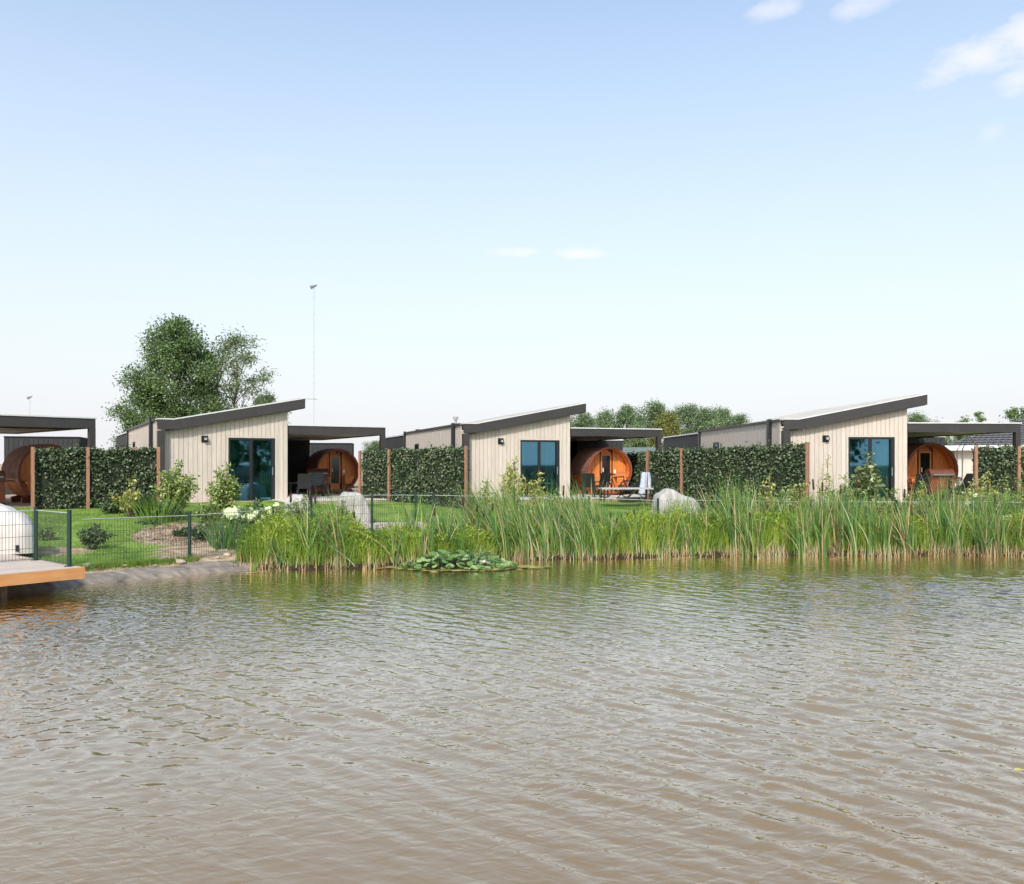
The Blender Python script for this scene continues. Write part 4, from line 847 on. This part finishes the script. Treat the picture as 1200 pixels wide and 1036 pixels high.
# bicycle
def bicycle(loc, yaw, label):
    b = empty('bicycle', loc, yaw, label, 'bicycle'); r_ = .33
    for x in (-.52, .52):
        w = MB().torus((x, 0, r_+.02), (0, 1, 0), r_, .022, 28, 6).build('wheel', RUBBER, b)
        m = MB()
        for k in range(10): a = k*math.pi/5; m.tube([(x, 0, r_+.02), (x+math.cos(a)*r_, 0, r_+.02+math.sin(a)*r_)], .004, 3)
        m.tube([(x, -.04, r_+.02), (x, .04, r_+.02)], .03, 8); m.build('spokes', STEEL, w)
    m = MB(); bb = (-.02, 0, .30); st_ = (-.20, 0, .80); hd = (.36, 0, .86); ra = (-.52, 0, r_+.02); fa = (.52, 0, r_+.02)
    for p, q in ((bb, st_), (st_, hd), (bb, (.38, 0, .72)), (bb, ra), (st_, ra), (hd, (.38, 0, .72)), ((.38, 0, .72), fa)): m.tube([p, q], .018, 6)
    m.build('frame', BLACKM, b); MB().tube([hd, (.33, 0, 1.0), (.30, -.28, 1.04)], .013, 6).tube([(.33, 0, 1.0), (.30, .28, 1.04)], .013, 6).build('handlebar', STEEL, b)
    MB().tube([st_, (-.23, 0, .92)], .014, 6).build('seat_post', STEEL, b); MB().prism_xz([(-.38, .92), (-.10, .92), (-.08, .95), (-.38, .98)], -.06, .06).build('saddle', RUBBER, b)
    MB().torus((-.02, 0, .30), (0, 1, 0), .09, .008, 16, 4).build('chainring', STEEL, b)
bicycle((at(722, 34.2), 34.2, BASE+.02), R(28), 'black bicycle parked on the terrace before the middle sauna')
def grill(loc, yaw, label):
    b = empty('barbecue_grill', loc, yaw, label, 'barbecue', 'rust-brown barbecues beside the saunas')
    MB().box(-.45, .45, -.25, .25, .12, .80).build('cabinet', CEDARD, b); MB().box(-.70, .70, -.27, .27, .802, .86).build('side_shelf', RUST, b)
    n = 8; pts = [(-.28, .862)]+[(-.28*math.cos(math.pi*k/n), .87+.30*math.sin(math.pi*k/n)) for k in range(n+1)]+[(.28, .862)]
    MB().prism_yz(pts, -.46, .46).build('lid', RUST, b); MB().box(-.38, .38, -.345, -.31, .93, .985).build('handle', STEEL, b)
    for sx in (-1, 1):
        for sy in (-1, 1): MB().tube([(sx*.40, sy*.2-.02, .06), (sx*.40, sy*.2+.02, .06)], .06, 10).build('wheel', RUBBER, b)
grill((at(372, 38), 38, BASE+.0), R(20), 'rust-brown barbecue with steel handle before the sauna beside the left cabin')
grill((at(1101, 32.0), 32.0, BASE+.02), R(0), 'rust-brown barbecue in front of the right-hand sauna')
grill((at(-14, 27.6), 27.6, BASE), R(40), 'rust-brown barbecue cut by the left picture edge')
fr = empty('white_frame_stand', (at(1128, 33.5), 33.5, BASE), 0, 'thin white metal frame with peaked top left of the right hedge', 'stand')
MB().tube([(-.02, 0, 0), (.0, 0, 1.95), (.22, 0, 2.5), (.62, 0, 2.05)], .025, 6).tube([(-.02, .4, 0), (.0, .4, 1.95), (.22, 0, 2.5)], .02, 6).build('frame', WHITEP, fr)

# ------------------------------------------------------------------ shrubs
def make_shrub(px, Z, wpx, ytop, mats, wts, nl, ls, label, name='shrub', stems=9, flowers=None, aspect=.45, seed=0, group=None, zb=None, spread=1.0, lowfill=.25, vy=1.0):
    x = at(px, Z); z0 = g(x, Z) if zb is None else zb; H = 2.5-(ytop-543)/1000*Z-z0; w = wpx/1000*Z/2; r = np.random.default_rng(seed+100); rr = random.Random(seed+3)
    s = empty(name, (x, Z, z0), 0, label, 'shrub', group); m = MB(); tips = []; P = []
    for k in range(stems):
        a = k*2.4+rr.uniform(-.4, .4); rad = w*math.sqrt((k+.6)/stems)*spread; h = H*(1-.35*(rad/w)**1.6)*rr.uniform(.78, 1.0) if k else H
        tip = Vector((math.cos(a)*rad*.9, math.sin(a)*rad*.7*vy, h)); b0 = Vector((rr.uniform(-.08, .08), rr.uniform(-.08, .08), -.05)); mid = b0.lerp(tip, .5)+Vector((0, 0, h*.08))
        m.tube([b0, mid, tip], [.014, .009, .004], 5); tips.append(tip)
        nn = int(nl*1.5)//stems; t = lowfill+(1-lowfill)*r.uniform(0, 1, nn)**.75; q = np.where(t[:, None] < .5, np.array(b0)+(np.array(mid)-np.array(b0))*(t[:, None]*2), np.array(mid)+(np.array(tip)-np.array(mid))*(t[:, None]*2-1))
        P.append(q+r.normal(size=(nn, 3))*np.array([w*.17, w*.17, H*.045])*(1.15-t[:, None]*.6))
    P = np.concatenate(P); m.build('stems', BARK, s); leaves('foliage', P, r.uniform(.7, 1.3, len(P))*ls, mats, None, s, aspect, .1, (0, -.3, .5), 'stuff', r.choice(3, len(P), p=wts))
    if flowers:
        for k in range(flowers[0]):
            tp = tips[k % len(tips)] if k < len(tips) else tips[k % len(tips)]*rr.uniform(.6, .9); c = Vector(tp)*rr.uniform(.86, 1.02); fm = MB(); rad = flowers[1]*rr.uniform(.75, 1.15)
            for i in range(9):
                for j in range(14):
                    th = math.pi*(i+.5)/9; ph = 2*math.pi*j/14; q = Vector((math.sin(th)*math.cos(ph), math.sin(th)*math.sin(ph), math.cos(th)*.8)); fm.v.append(tuple(c+q*rad*(1+.5*mnoise.noise(q*5.1+Vector((k*3.3, seed, 0))))))
            fm.f = [(i*14+j, (i+1)*14+j, (i+1)*14+(j+1) % 14, i*14+(j+1) % 14) for i in range(8) for j in range(14)]+[tuple(range(14)), tuple(range(125, 111, -1))]; fm.m = [0]*len(fm.f)
            fm.build('flower_head', BLOOM, s)
    return s
make_shrub(206, 26.0, 54, 541, L_SHRUB, [.40, .48, .12], 1500, .12, 'airy yellow-green shrub with narrow leaves left of the left cabin\'s door', stems=14, seed=1)
make_shrub(262, 26.4, 44, 544, L_SHRUB, [.38, .47, .15], 950, .12, 'open yellow-green shrub overlapping the left cabin\'s glass door', stems=10, seed=2)
make_shrub(150, 25.4, 40, 560, L_YELL, [.45, .35, .2], 260, .13, 'sparse golden-leaved shrub before the leftmost hedge', stems=6, seed=3)
make_shrub(196, 25.4, 46, 590, L_BUSH, [.5, .25, .25], 500, .12, 'low dark shrub at the foot of the airy yellow-green shrub', stems=8, seed=31)
make_shrub(108, 20.6, 46, 614, L_BUSH, [.45, .35, .2], 700, .085, 'round grey-green bush behind the deck fence corner', stems=9, seed=4)
make_shrub(54, 21.6, 30, 618, L_SHRUB, [.5, .3, .2], 380, .08, 'small light bush between the left cover and the fence post', stems=7, seed=5)
make_shrub(173, 24.6, 30, 612, L_BUSH, [.5, .3, .2], 260, .10, 'small dark shrub at the lawn edge by the planting bed', stems=6, seed=6)
make_shrub(214, 23.4, 26, 618, L_BUSH, [.5, .2, .3], 330, .09, 'small dark shrub in the mulch just behind the bank fence post', stems=6, seed=61)
make_shrub(600, 29.8, 34, 536, L_YELL, [.45, .42, .13], 700, .12, 'golden shrub beside the middle cabin\'s glass door', stems=9, seed=7)
make_shrub(628, 29.0, 30, 553, L_YELL, [.45, .35, .2], 480, .12, 'lower golden shrub right of the taller one at the middle cabin', stems=7, seed=8)
make_shrub(566, 27.6, 44, 562, L_SHRUB, [.4, .45, .15], 600, .11, 'pale leafy shrub behind the reeds left of the middle cabin\'s door', stems=9, seed=9)
make_shrub(1015, 28.0, 40, 530, L_RHODO, [.36, .46, .18], 620, .17, 'large-leaved rhododendron in front of the right-hand cabin\'s door', stems=12, seed=10, aspect=.5)
make_shrub(1000, 27.6, 34, 556, L_RHODO, [.5, .3, .2], 420, .16, 'lower dark rhododendron at the left foot of the right-hand cabin\'s door', stems=9, seed=11, aspect=.5)
make_shrub(968, 26.4, 22, 534, L_YELL, [.5, .3, .2], 140, .10, 'spindly reddish-gold sapling shrub on the pale boards of the right-hand cabin', stems=5, seed=12)
make_shrub(899, 26.6, 26, 552, L_YELL, [.5, .3, .2], 300, .12, 'golden shrub in front of the long hedge', stems=7, seed=13)
make_shrub(922, 26.2, 40, 568, L_SHRUB, [.35, .5, .15], 600, .11, 'yellow-green shrub right of the golden shrub by the long hedge', stems=8, seed=14)
make_shrub(1150, 27.6, 60, 553, L_YELL, [.35, .4, .25], 900, .11, 'broad golden-green shrub before the right edge hedge', stems=12, seed=15)
make_shrub(1040, 26.4, 60, 573, L_SHRUB, [.45, .35, .2], 900, .11, 'yellow-green shrub at the right foot of the right-hand cabin', stems=12, seed=16)
make_shrub(1192, 27.2, 40, 560, L_SHRUB, [.4, .4, .2], 500, .11, 'light shrub at the right picture edge', stems=9, seed=17)
make_shrub(1120, 30.2, 34, 560, L_BUSH, [.4, .2, .4], 500, .12, 'dark green shrub between the right-hand sauna and the edge hedge', stems=8, seed=18)
for i, (px, Z, w, yt, mm, n_, lab) in enumerate([
    (578, 25.0, 34, 585, L_YELL, 420, 'low golden bush among the reed tops left of the middle cabin door'), (648, 25.4, 36, 583, L_SHRUB, 420, 'low pale green bush among the reed tops below the middle cabin corner'),
    (870, 25.8, 40, 575, L_SHRUB, 520, 'yellow-green bush behind the tallest reeds under the long hedge'), (938, 25.9, 36, 572, L_YELL, 420, 'golden bush behind the reeds at the long hedge\'s end stake'),
    (985, 26.3, 40, 566, L_SHRUB, 560, 'green bush between the spindly sapling and the rhododendron'), (1075, 26.2, 40, 572, L_SHRUB, 520, 'light bush in front of the right-hand sauna'),
    (1108, 26.4, 36, 570, L_BUSH, 420, 'grey-green bush below the white frame stand'), (1172, 26.0, 44, 568, L_SHRUB, 560, 'light green bush below the edge hedge'),
    (243, 24.6, 34, 596, L_SHRUB, 420, 'low light bush in the planting bed between the two airy shrubs'), (165, 26.2, 40, 588, L_BUSH, 520, 'dark leafy bush at the foot of the leftmost hedge'),
    (298, 25.2, 40, 596, L_BUSH, 520, 'dark leafy bush behind the hydrangeas under the glass door'), (352, 24.9, 40, 592, L_SHRUB, 420, 'loose bush in front of the left cover of the middle deck'), (398, 25.0, 30, 596, L_SHRUB, 300, 'small loose bush in front of the right cover of the middle deck'),
    (130, 26.3, 34, 596, L_BUSH, 380, 'rounded dark bush at the second stake of the leftmost hedge'), (232, 22.8, 24, 624, L_BUSH, 260, 'little dark bush beside the bank fence post')]):
    make_shrub(px, Z, w*1.2, yt-10, mm, [.42, .36, .22], int(n_*1.3), .10, lab, stems=9, seed=200+i)
hyd = [(272, 23.4, 30, 590, 3, 'hydrangea with one large white head nearest the glass door'), (296, 23.6, 34, 594, 5, 'hydrangea with several small pale heads in the middle of the row'), (320, 23.8, 34, 588, 4, 'hydrangea with lime-white heads beside the left cabin\'s corner'), (1140, 25.8, 30, 576, 3, 'hydrangea with cream heads before the right edge hedge')]
for i, (px, Z, w, yt, nf, lab) in enumerate(hyd):
    make_shrub(px, Z, w, yt+3, L_SHRUB, [.5, .25, .25], 420, .12, lab, 'hydrangea', 7, (nf+1, .15 if i == 0 else .11), .6, 50+i, 'hydrangeas with pale flower heads')
# iris clump by the fence
def tuft(px, Z, n, H, wd, label, mats, spread=.25, name='grass_tuft', mi=None):
    x = at(px, Z); z0 = g(x, Z); B = np.stack([x+rng.normal(0, spread*.5, n), Z+rng.normal(0, spread*.4, n), np.full(n, z0-.03)], 1)
    lx = (B[:, 0]-x)*1.2+rng.normal(0, .10, n); o = blades(name, B-np.array([x, Z, z0]), rng.uniform(.7, 1, n)*H, lx, rng.normal(0, .08, n), np.full(n, wd), mats, rng.integers(0, len(mats), n) if mi is None else rng.choice(len(mats), n, p=mi))
    o.location = (x, Z, z0); tag(o, label, 'plant'); return o
tuft(268, 21.9, 160, .95, .028, 'upright clump of sword-leaved iris at the fence before the hydrangeas', [L_REED[0], L_REED[2]], .45, 'iris_clump')
tuft(186, 24.9, 110, 1.0, .02, 'clump of tall green grass at the foot of the hedge end stake', [L_REED[0], L_MARSH[0]], .5)

# ------------------------------------------------------------------ lawn blades
n = 26000; xx = rng.uniform(-13.5, -5, n); yy = rng.uniform(18.2, 28, n); sm = sandmask(xx, yy)+rng.normal(0, .12, n); k = (sm < .45) & (yy-shore(xx) > .4); xx, yy = xx[k], yy[k]
B = np.stack([xx, yy, gh(xx, yy)-.01], 1); n = len(B)
tag(blades('lawn_grass', B, rng.uniform(.03, .085, n), rng.normal(0, .02, n), rng.normal(0, .02, n), np.full(n, .010), L_LAWN, rng.integers(0, 2, n), seg=2), 'short green grass of the garden lawn', 'grass', kind='stuff')
n = 5000; xx = rng.uniform(-11, -6, n); yy = rng.uniform(20.5, 26, n); k = np.hypot((xx+8.9)/1.6, (yy-23.6)/2.1)+rng.normal(0, .1, n) < .9; P = np.stack([xx[k], yy[k], gh(xx[k], yy[k])+.03], 1)
ml = leaves('bark_mulch', P, rng.uniform(.04, .10, len(P)), [BARK, mat('pale_bark_chip', (.34, .24, .16), (.22, .15, .10), .9, 9)], None, None, .4, .3, (0, 0, 2), 'stuff', rng.integers(0, 2, len(P))); tag(ml, 'bark chips strewn on the planting bed', 'mulch')
# fringe of longer grass at the bank edge
n = 2600; xx = rng.uniform(-10.2, -7.4, n); yy = 0.9*shore(xx)+.1*19+rng.normal(0, .16, n); yy = shore(xx)+1.15+rng.normal(0, .16, n)
B = np.stack([xx, yy, gh(xx, yy)-.01], 1)
tag(blades('bank_grass', B, rng.uniform(.06, .17, n), rng.normal(0, .05, n), rng.normal(-.03, .04, n), np.full(n, .012), [L_MARSH[0], L_LAWN[0], L_REED[5]], rng.choice(3, n, p=[.5, .35, .15]), seg=2), 'ragged grass fringe on the edge of the sandy bank', 'grass', kind='stuff')
n = 9000; xx = rng.uniform(-6, 18, n); yy = shore(xx)+rng.uniform(1.8, 8, n); k = yy < 33; xx, yy = xx[k], yy[k]; n = len(xx); B = np.stack([xx, yy, gh(xx, yy)-.01], 1)
tag(blades('lawn_grass', B, rng.uniform(.04, .12, n), rng.normal(0, .03, n), rng.normal(0, .03, n), np.full(n, .016), L_LAWN, rng.integers(0, 2, n), seg=2), 'garden lawn grass behind the reeds', 'grass', kind='stuff')

# ------------------------------------------------------------------ reeds and marsh plants
def prof(px, tab): return np.interp(px, [t[0] for t in tab], [t[1] for t in tab])
# number of tall leaves per metre (relative) and height, by picture column (real position along the bank)
HT_T = [(280, 1.15), (320, 1.5), (350, 1.9), (400, 1.95), (450, 1.75), (500, 1.75), (540, 1.95), (580, 2.05), (640, 1.95), (690, 1.75), (740, 1.6), (790, 1.35), (830, 1.7), (860, 2.15), (900, 1.95), (950, 2.0), (1000, 2.0), (1050, 1.95), (1100, 1.9), (1150, 1.85), (1200, 1.9), (1400, 1.9)]
DN_T = [(270, .10), (330, .30), (400, .40), (440, .16), (520, .30), (550, 1.0), (660, 1.0), (700, .7), (740, .5), (800, .28), (830, .45), (860, .8), (900, .6), (950, .9), (1200, 1.0), (1400, 1.0)]
LN_T = [(280, -.1), (400, -.3), (500, -.2), (560, -.9), (640, -1.0), (700, -.6), (760, 0), (850, -.7), (900, .05), (1000, -.1), (1100, -.25), (1200, .05), (1400, 0)]
def bankpts(n, t0, t1, dens=None, xr=(-6.6, 18.5), p=1.0):
    xx = rng.uniform(*xr, n*3); tt = t0+(t1-t0)*rng.uniform(0, 1, n*3)**p; yy = shore(xx)+tt; pxs = 600+1000*xx/yy
    k = rng.uniform(size=n*3) < (prof(pxs, dens) if dens else np.ones(n*3)); return xx[k][:n], yy[k][:n], pxs[k][:n]
# clump structure: leaves grow from common stools
xc, yc, pc = bankpts(1020, .10, 2.6, DN_T)
NB = []; 
for x, y, px in zip(xc, yc, pc):
    cn = mnoise.noise(Vector((x*.75, y*.6, 9.1)))+.5*mnoise.noise(Vector((x*2.1, y*1.4, 2.2)))
    if cn < -.16: continue
    m_ = rnd.randint(5, 13); Hc = float(prof(px, HT_T))*rnd.uniform(.60, 1.08)*(.88+.55*max(0, min(.5, cn))); ln = float(prof(px, LN_T))*rnd.uniform(.2, 1.1)
    for k in range(m_): NB.append((x+rnd.gauss(0, .05), y+rnd.gauss(0, .05), max(-.03, g(x, y)-.05), Hc*rnd.uniform(.72, 1.05), ln*.62+rnd.gauss(0, .26), rnd.gauss(0, .14), rnd.uniform(.018, .040)))
NB = np.array(NB); kk = rng.uniform(size=len(NB)) < .16; NB[kk, 4] += rng.normal(-.25, .45, kk.sum()); NB[kk, 3] *= .85; mi = rng.choice(6, len(NB), p=[.34, .24, .22, .07, .08, .05])
reeds = blades('reed_leaves', NB[:, :3], NB[:, 3], NB[:, 4], NB[:, 5], NB[:, 6], L_REED, mi, seg=6, curve=2.0)
tag(reeds, 'tall green reed leaves crowding the bank of the pond', 'reeds', kind='stuff')
# bent, fallen leaves
xc, yc, pc = bankpts(620, -.10, 1.1, [(270, .5), (560, .9), (1400, 1)]); n = len(xc); B = np.stack([xc, yc, np.full(n, .0)], 1)
tag(blades('bent_reed_leaves', B, rng.uniform(.15, .75, n), rng.normal(0, .55, n), rng.normal(-.1, .25, n), rng.uniform(.012, .022, n), L_REED, rng.choice(6, n, p=[.2, .15, .1, .25, .2, .1]), seg=5, curve=1.2), 'bent and fallen reed leaves at the waterline', 'reeds', kind='stuff')
# dry stalk bases
n = 4600; xc, yc, pc = bankpts(n, -.16, .42, [(280, .5), (520, .6), (560, .8), (700, .6), (830, .7), (950, 1), (1400, 1)]); k = np.array([mnoise.noise(Vector((a*2.3, 5, 0))) for a in xc])+rng.normal(0, .22, len(xc)) > -.05; xc, yc = xc[k], yc[k]; n = len(xc); B = np.stack([xc, yc, np.full(n, -.06)], 1)
tag(blades('reed_stalk_bases', B, rng.uniform(.18, .62, n)*rng.uniform(.6, 1, n), rng.normal(0, .05, n), rng.normal(0, .05, n), rng.uniform(.012, .030, n), L_REED[3:], rng.choice(3, n, p=[.18, .46, .36]), seg=2, curve=1.0), 'straw coloured dry reed stalks standing in the waterline', 'reeds', kind='stuff')
# dense bright green undergrowth
UH = [(270, .5), (285, .95), (330, 1.02), (400, .90), (440, .66), (560, .64), (700, .66), (740, .95), (800, .98), (860, 1.0), (930, .95), (1000, .85), (1100, .85), (1400, .85)]
UD = [(270, .6), (285, 1), (520, 1), (560, .55), (690, .6), (740, 1), (950, .9), (1000, .55), (1400, .55)]
n = 34000; xc, yc, pc = bankpts(n, .40, 1.95, UD, p=1.1); n = len(xc)
hn = np.array([mnoise.noise(Vector((a*1.6, b*1.6, 0))) for a, b in zip(xc, yc)])
H_ = prof(pc, UH)*rng.uniform(.45, 1.0, n)*(1+.55*hn)*np.clip(.55+(yc-shore(xc))*.7, .5, 1); B = np.stack([xc, yc, np.maximum(gh(xc, yc)-.05, -.02)], 1)
lt = np.clip(.42+hn*1.6, .04, .95); r_ = rng.uniform(size=n); mi = np.where(r_ < lt*.75, 1, np.where(r_ < .86, 0, 2))  # tall clumps lighter, low ones darker: shade of the hollows painted into the leaves
tag(blades('marsh_grass', B, H_, rng.normal(0, .13, n), rng.normal(0, .10, n), rng.uniform(.010, .019, n), L_MARSH, mi, seg=3), 'dense bright green marsh grass under the reeds', 'grass', kind='stuff')
# feathery side leaves that thicken the tops of that mass
n = 30000; xc, yc, pc = bankpts(n, .50, 1.9, UD, p=1.0); n = len(xc); hn = np.array([mnoise.noise(Vector((a*1.6, b*1.6, 0))) for a, b in zip(xc, yc)])
zz = gh(xc, yc)+prof(pc, UH)*(1+.55*hn)*rng.beta(3, 1.6, n)*np.clip(.55+(yc-shore(xc))*.7, .5, 1)*.93; P = np.stack([xc, yc, zz], 1); r_ = rng.uniform(size=n); lt = np.clip(.42+hn*1.6, .04, .95)  # same painted hollows for the side leaves
leaves('marsh_foliage', P, rng.uniform(.06, .14, n), L_MARSH, None, None, .26, -.6, None, 'stuff', np.where(r_ < lt*.75, 1, np.where(r_ < .88, 0, 2)))
tag(bpy.data.objects['marsh_foliage'], 'feathery bright green marsh foliage on the bank', 'foliage')
# dark soil edge under the reeds
# cattails
def cattail():
    c = empty('cattail', (0, 0, 0), 0, 'brown cattail spike standing among the reeds', 'cattail', 'brown cattails among the reeds')
    MB().tube([(0, 0, -.1), (.01, 0, .8), (.0, 0, 1.42)], [.007, .006, .005], 5).build('stem', L_REED[0], c)
    MB().tube([(0, 0, 1.19), (0, 0, 1.205), (0, 0, 1.40), (0, 0, 1.415)], [.006, .024, .024, .006], 8).build('spike', SPIKE, c, True)
    return c
ct = cattail(); spots = [(557, 594), (576, 593), (568, 601), (608, 590), (610, 602), (636, 618), (658, 573), (660, 602), (541, 586), (576, 600), (618, 573), (717, 603), (744, 600), (748, 610), (683, 617), (724, 609), (855, 597), (861, 588), (924, 595), (913, 611), (892, 574),
     (958, 566), (965, 569), (971, 595), (1027, 588), (1043, 563), (1090, 572), (1092, 590), (1142, 592), (1157, 570), (1134, 602), (1189, 568), (1112, 565), (1180, 572), (371, 583), (386, 603), (415, 602), (364, 579), (340, 582), (507, 598), (1002, 563), (985, 572), (1060, 577), (1166, 583), (938, 578), (880, 603)]
for i, (px, py) in enumerate(spots):
    o = ct if i == 0 else copy_tree(ct); Z0 = float(shore(at(px, 22.8)))+rnd.uniform(.5, 1.7); X = at(px, Z0); z = CAM_H-(py-543)/1000*Z0; s = max(.55, (z-g(X, Z0)+.0)/1.33)
    o.location = (X, Z0, g(X, Z0)); o.scale = (1.15, 1.15, s); o.rotation_euler = (rnd.uniform(-.06, .06), rnd.uniform(-.10, .08) if i not in (5, 14) else -.5, rnd.uniform(0, 6))

# ------------------------------------------------------------------ water lilies
def lilies():
    c = empty('water_lily_clump', (-1.28, 20.25, 0), 0, 'big mound of water lily leaves with yellow pads and a white flower', 'water lily')
    def padmesh(bowl, mt, k):
        n = 12; vs = [(0, 0, -.02)]
        for i in range(n+1):
            a = .12+(2*math.pi-.24)*i/n; vs.append((math.cos(a), math.sin(a)*.92, bowl*(.6+.5*math.sin(a*2+k))*.35))
        o = MB().add(vs, [(0, i+1, i+2) for i in range(n)])
        me = bpy.data.meshes.new('leaf'); me.from_pydata(o.v, [], o.f); me.materials.append(mt); me.polygons.foreach_set('use_smooth', [True]*n); me.update(); return me
    var = [padmesh(b, L_LILY[mi], k) for k, (b, mi) in enumerate([(.5, 0), (.35, 1), (.6, 0), (.4, 3), (.3, 1), (.7, 0)])]; fl = [padmesh(.04, L_LILY[2], 1), padmesh(.05, L_LILY[2], 2), padmesh(.05, L_LILY[0], 3), padmesh(.06, L_LILY[1], 4)]
    stems = MB()
    for i in range(292):
        a = rnd.uniform(0, 6.283); q = math.sqrt(rnd.random()); x = math.cos(a)*q*1.28; x *= 1.06; y = math.sin(a)*q*.72+.25; hh = .34*max(0, 1-(q**2)*.9)*rnd.uniform(.3, 1.1)+.03
        o = link('leaf', rnd.choice(var), c); s = rnd.uniform(.052, .105); o.location = (x, y, hh); o.scale = (s, s, s); o.rotation_euler = (R(rnd.uniform(0, 36)), R(rnd.uniform(-24, 24)), rnd.uniform(-1.0, 1.0))
        stems.tube([(x, y, -.1), (x, y, hh-.01)], .005, 4)
    tag(stems.build('stems', L_LILY[3], c), kind='stuff')
    for i in range(92):
        a = rnd.uniform(math.pi*.93, math.pi*2.07) if i > 10 else rnd.uniform(-.35, .1); q = rnd.uniform(.95, 1.38) if i > 16 else rnd.uniform(1.2, 1.85); x = math.cos(a)*q*1.28; y = math.sin(a)*q*.62+.22
        o = link('floating_leaf', rnd.choice(fl[:2]*3+fl[2:]), c); s = rnd.uniform(.06, .12); o.location = (x, y, .012+rnd.uniform(0, .02)); o.scale = (s, s, s); o.rotation_euler = (R(rnd.uniform(-3, 3)), R(rnd.uniform(-3, 3)), rnd.uniform(0, 6))
    m = MB()
    for k in range(14):
        a = k*2.4; el = .35+.5*(k/14); d = Vector((math.cos(a)*math.cos(el), math.sin(a)*math.cos(el), math.sin(el))); s_ = d.cross(Vector((0, 0, 1))).normalized()*.028; m.add([(0, 0, 0), tuple(d*.05+s_), tuple(d*.10), tuple(d*.05-s_)], [(0, 1, 2, 3)])
    f = m.build('flower', LILYFL, c); f.location = (.62, -.28, .16); f.scale = (1, 1, 1)
lilies()
# twigs and floating bits
tw = [(355, 672), (845, 651), (870, 655), (760, 655), (628, 655), (1020, 653), (905, 653), (800, 643)]
for i, (px, py) in enumerate([(805, 655), (872, 652), (766, 657), (548, 664), (300, 672), (985, 655)]):
    Z = 2500/(py-543); a = rnd.uniform(-.5, .5); l_ = rnd.uniform(.25, .6); o = MB().tube([(-l_/2, 0, 0), (0, .02, .02), (l_/2, 0, .05)], [.008, .007, .003], 5).build('floating_twig', L_REED[4]); o.location = (at(px, Z), Z, .01); o.rotation_euler = (0, 0, a)
    tag(o, 'thin straw-coloured twig floating at the reed waterline', 'twig', 'twigs floating at the reed edge')
n = 10; lf = MB().add([(0, 0, 0)]+[(.07*math.cos(2*math.pi*i/n), .045*math.sin(2*math.pi*i/n), .006*math.sin(i*2.1)) for i in range(n)], [(0, i+1, (i+1) % n+1) for i in range(n)]).build('floating_leaf', L_LILY[2]); lf.location = (at(1195, 7.0), 6.95, .006); tag(lf, 'single yellow leaf floating near the right picture edge', 'leaf')

# ------------------------------------------------------------------ trees on the near bank behind the viewpoint (mirrored in the cabin doors)
nb = make_tree('broadleaf_tree', 9, 4, 71, L_TREE, [.5, .2, .3], 2600, .55, 26, 'bushy tree on the near bank behind the viewpoint', trunk_r=.25, crown_lo=.1, group='trees on the near bank')
for i, (x, y, s) in enumerate([(-22, -18, 1.0), (-6, -22, .8), (14, -20, 1.1), (26, -16, .9), (38, -22, 1.2), (-40, -20, 1.1)]):
    o = nb if i == 0 else copy_tree(nb); o.location = (x, y, .9); o.scale = (s, s, s); o.rotation_euler = (0, 0, i*2)
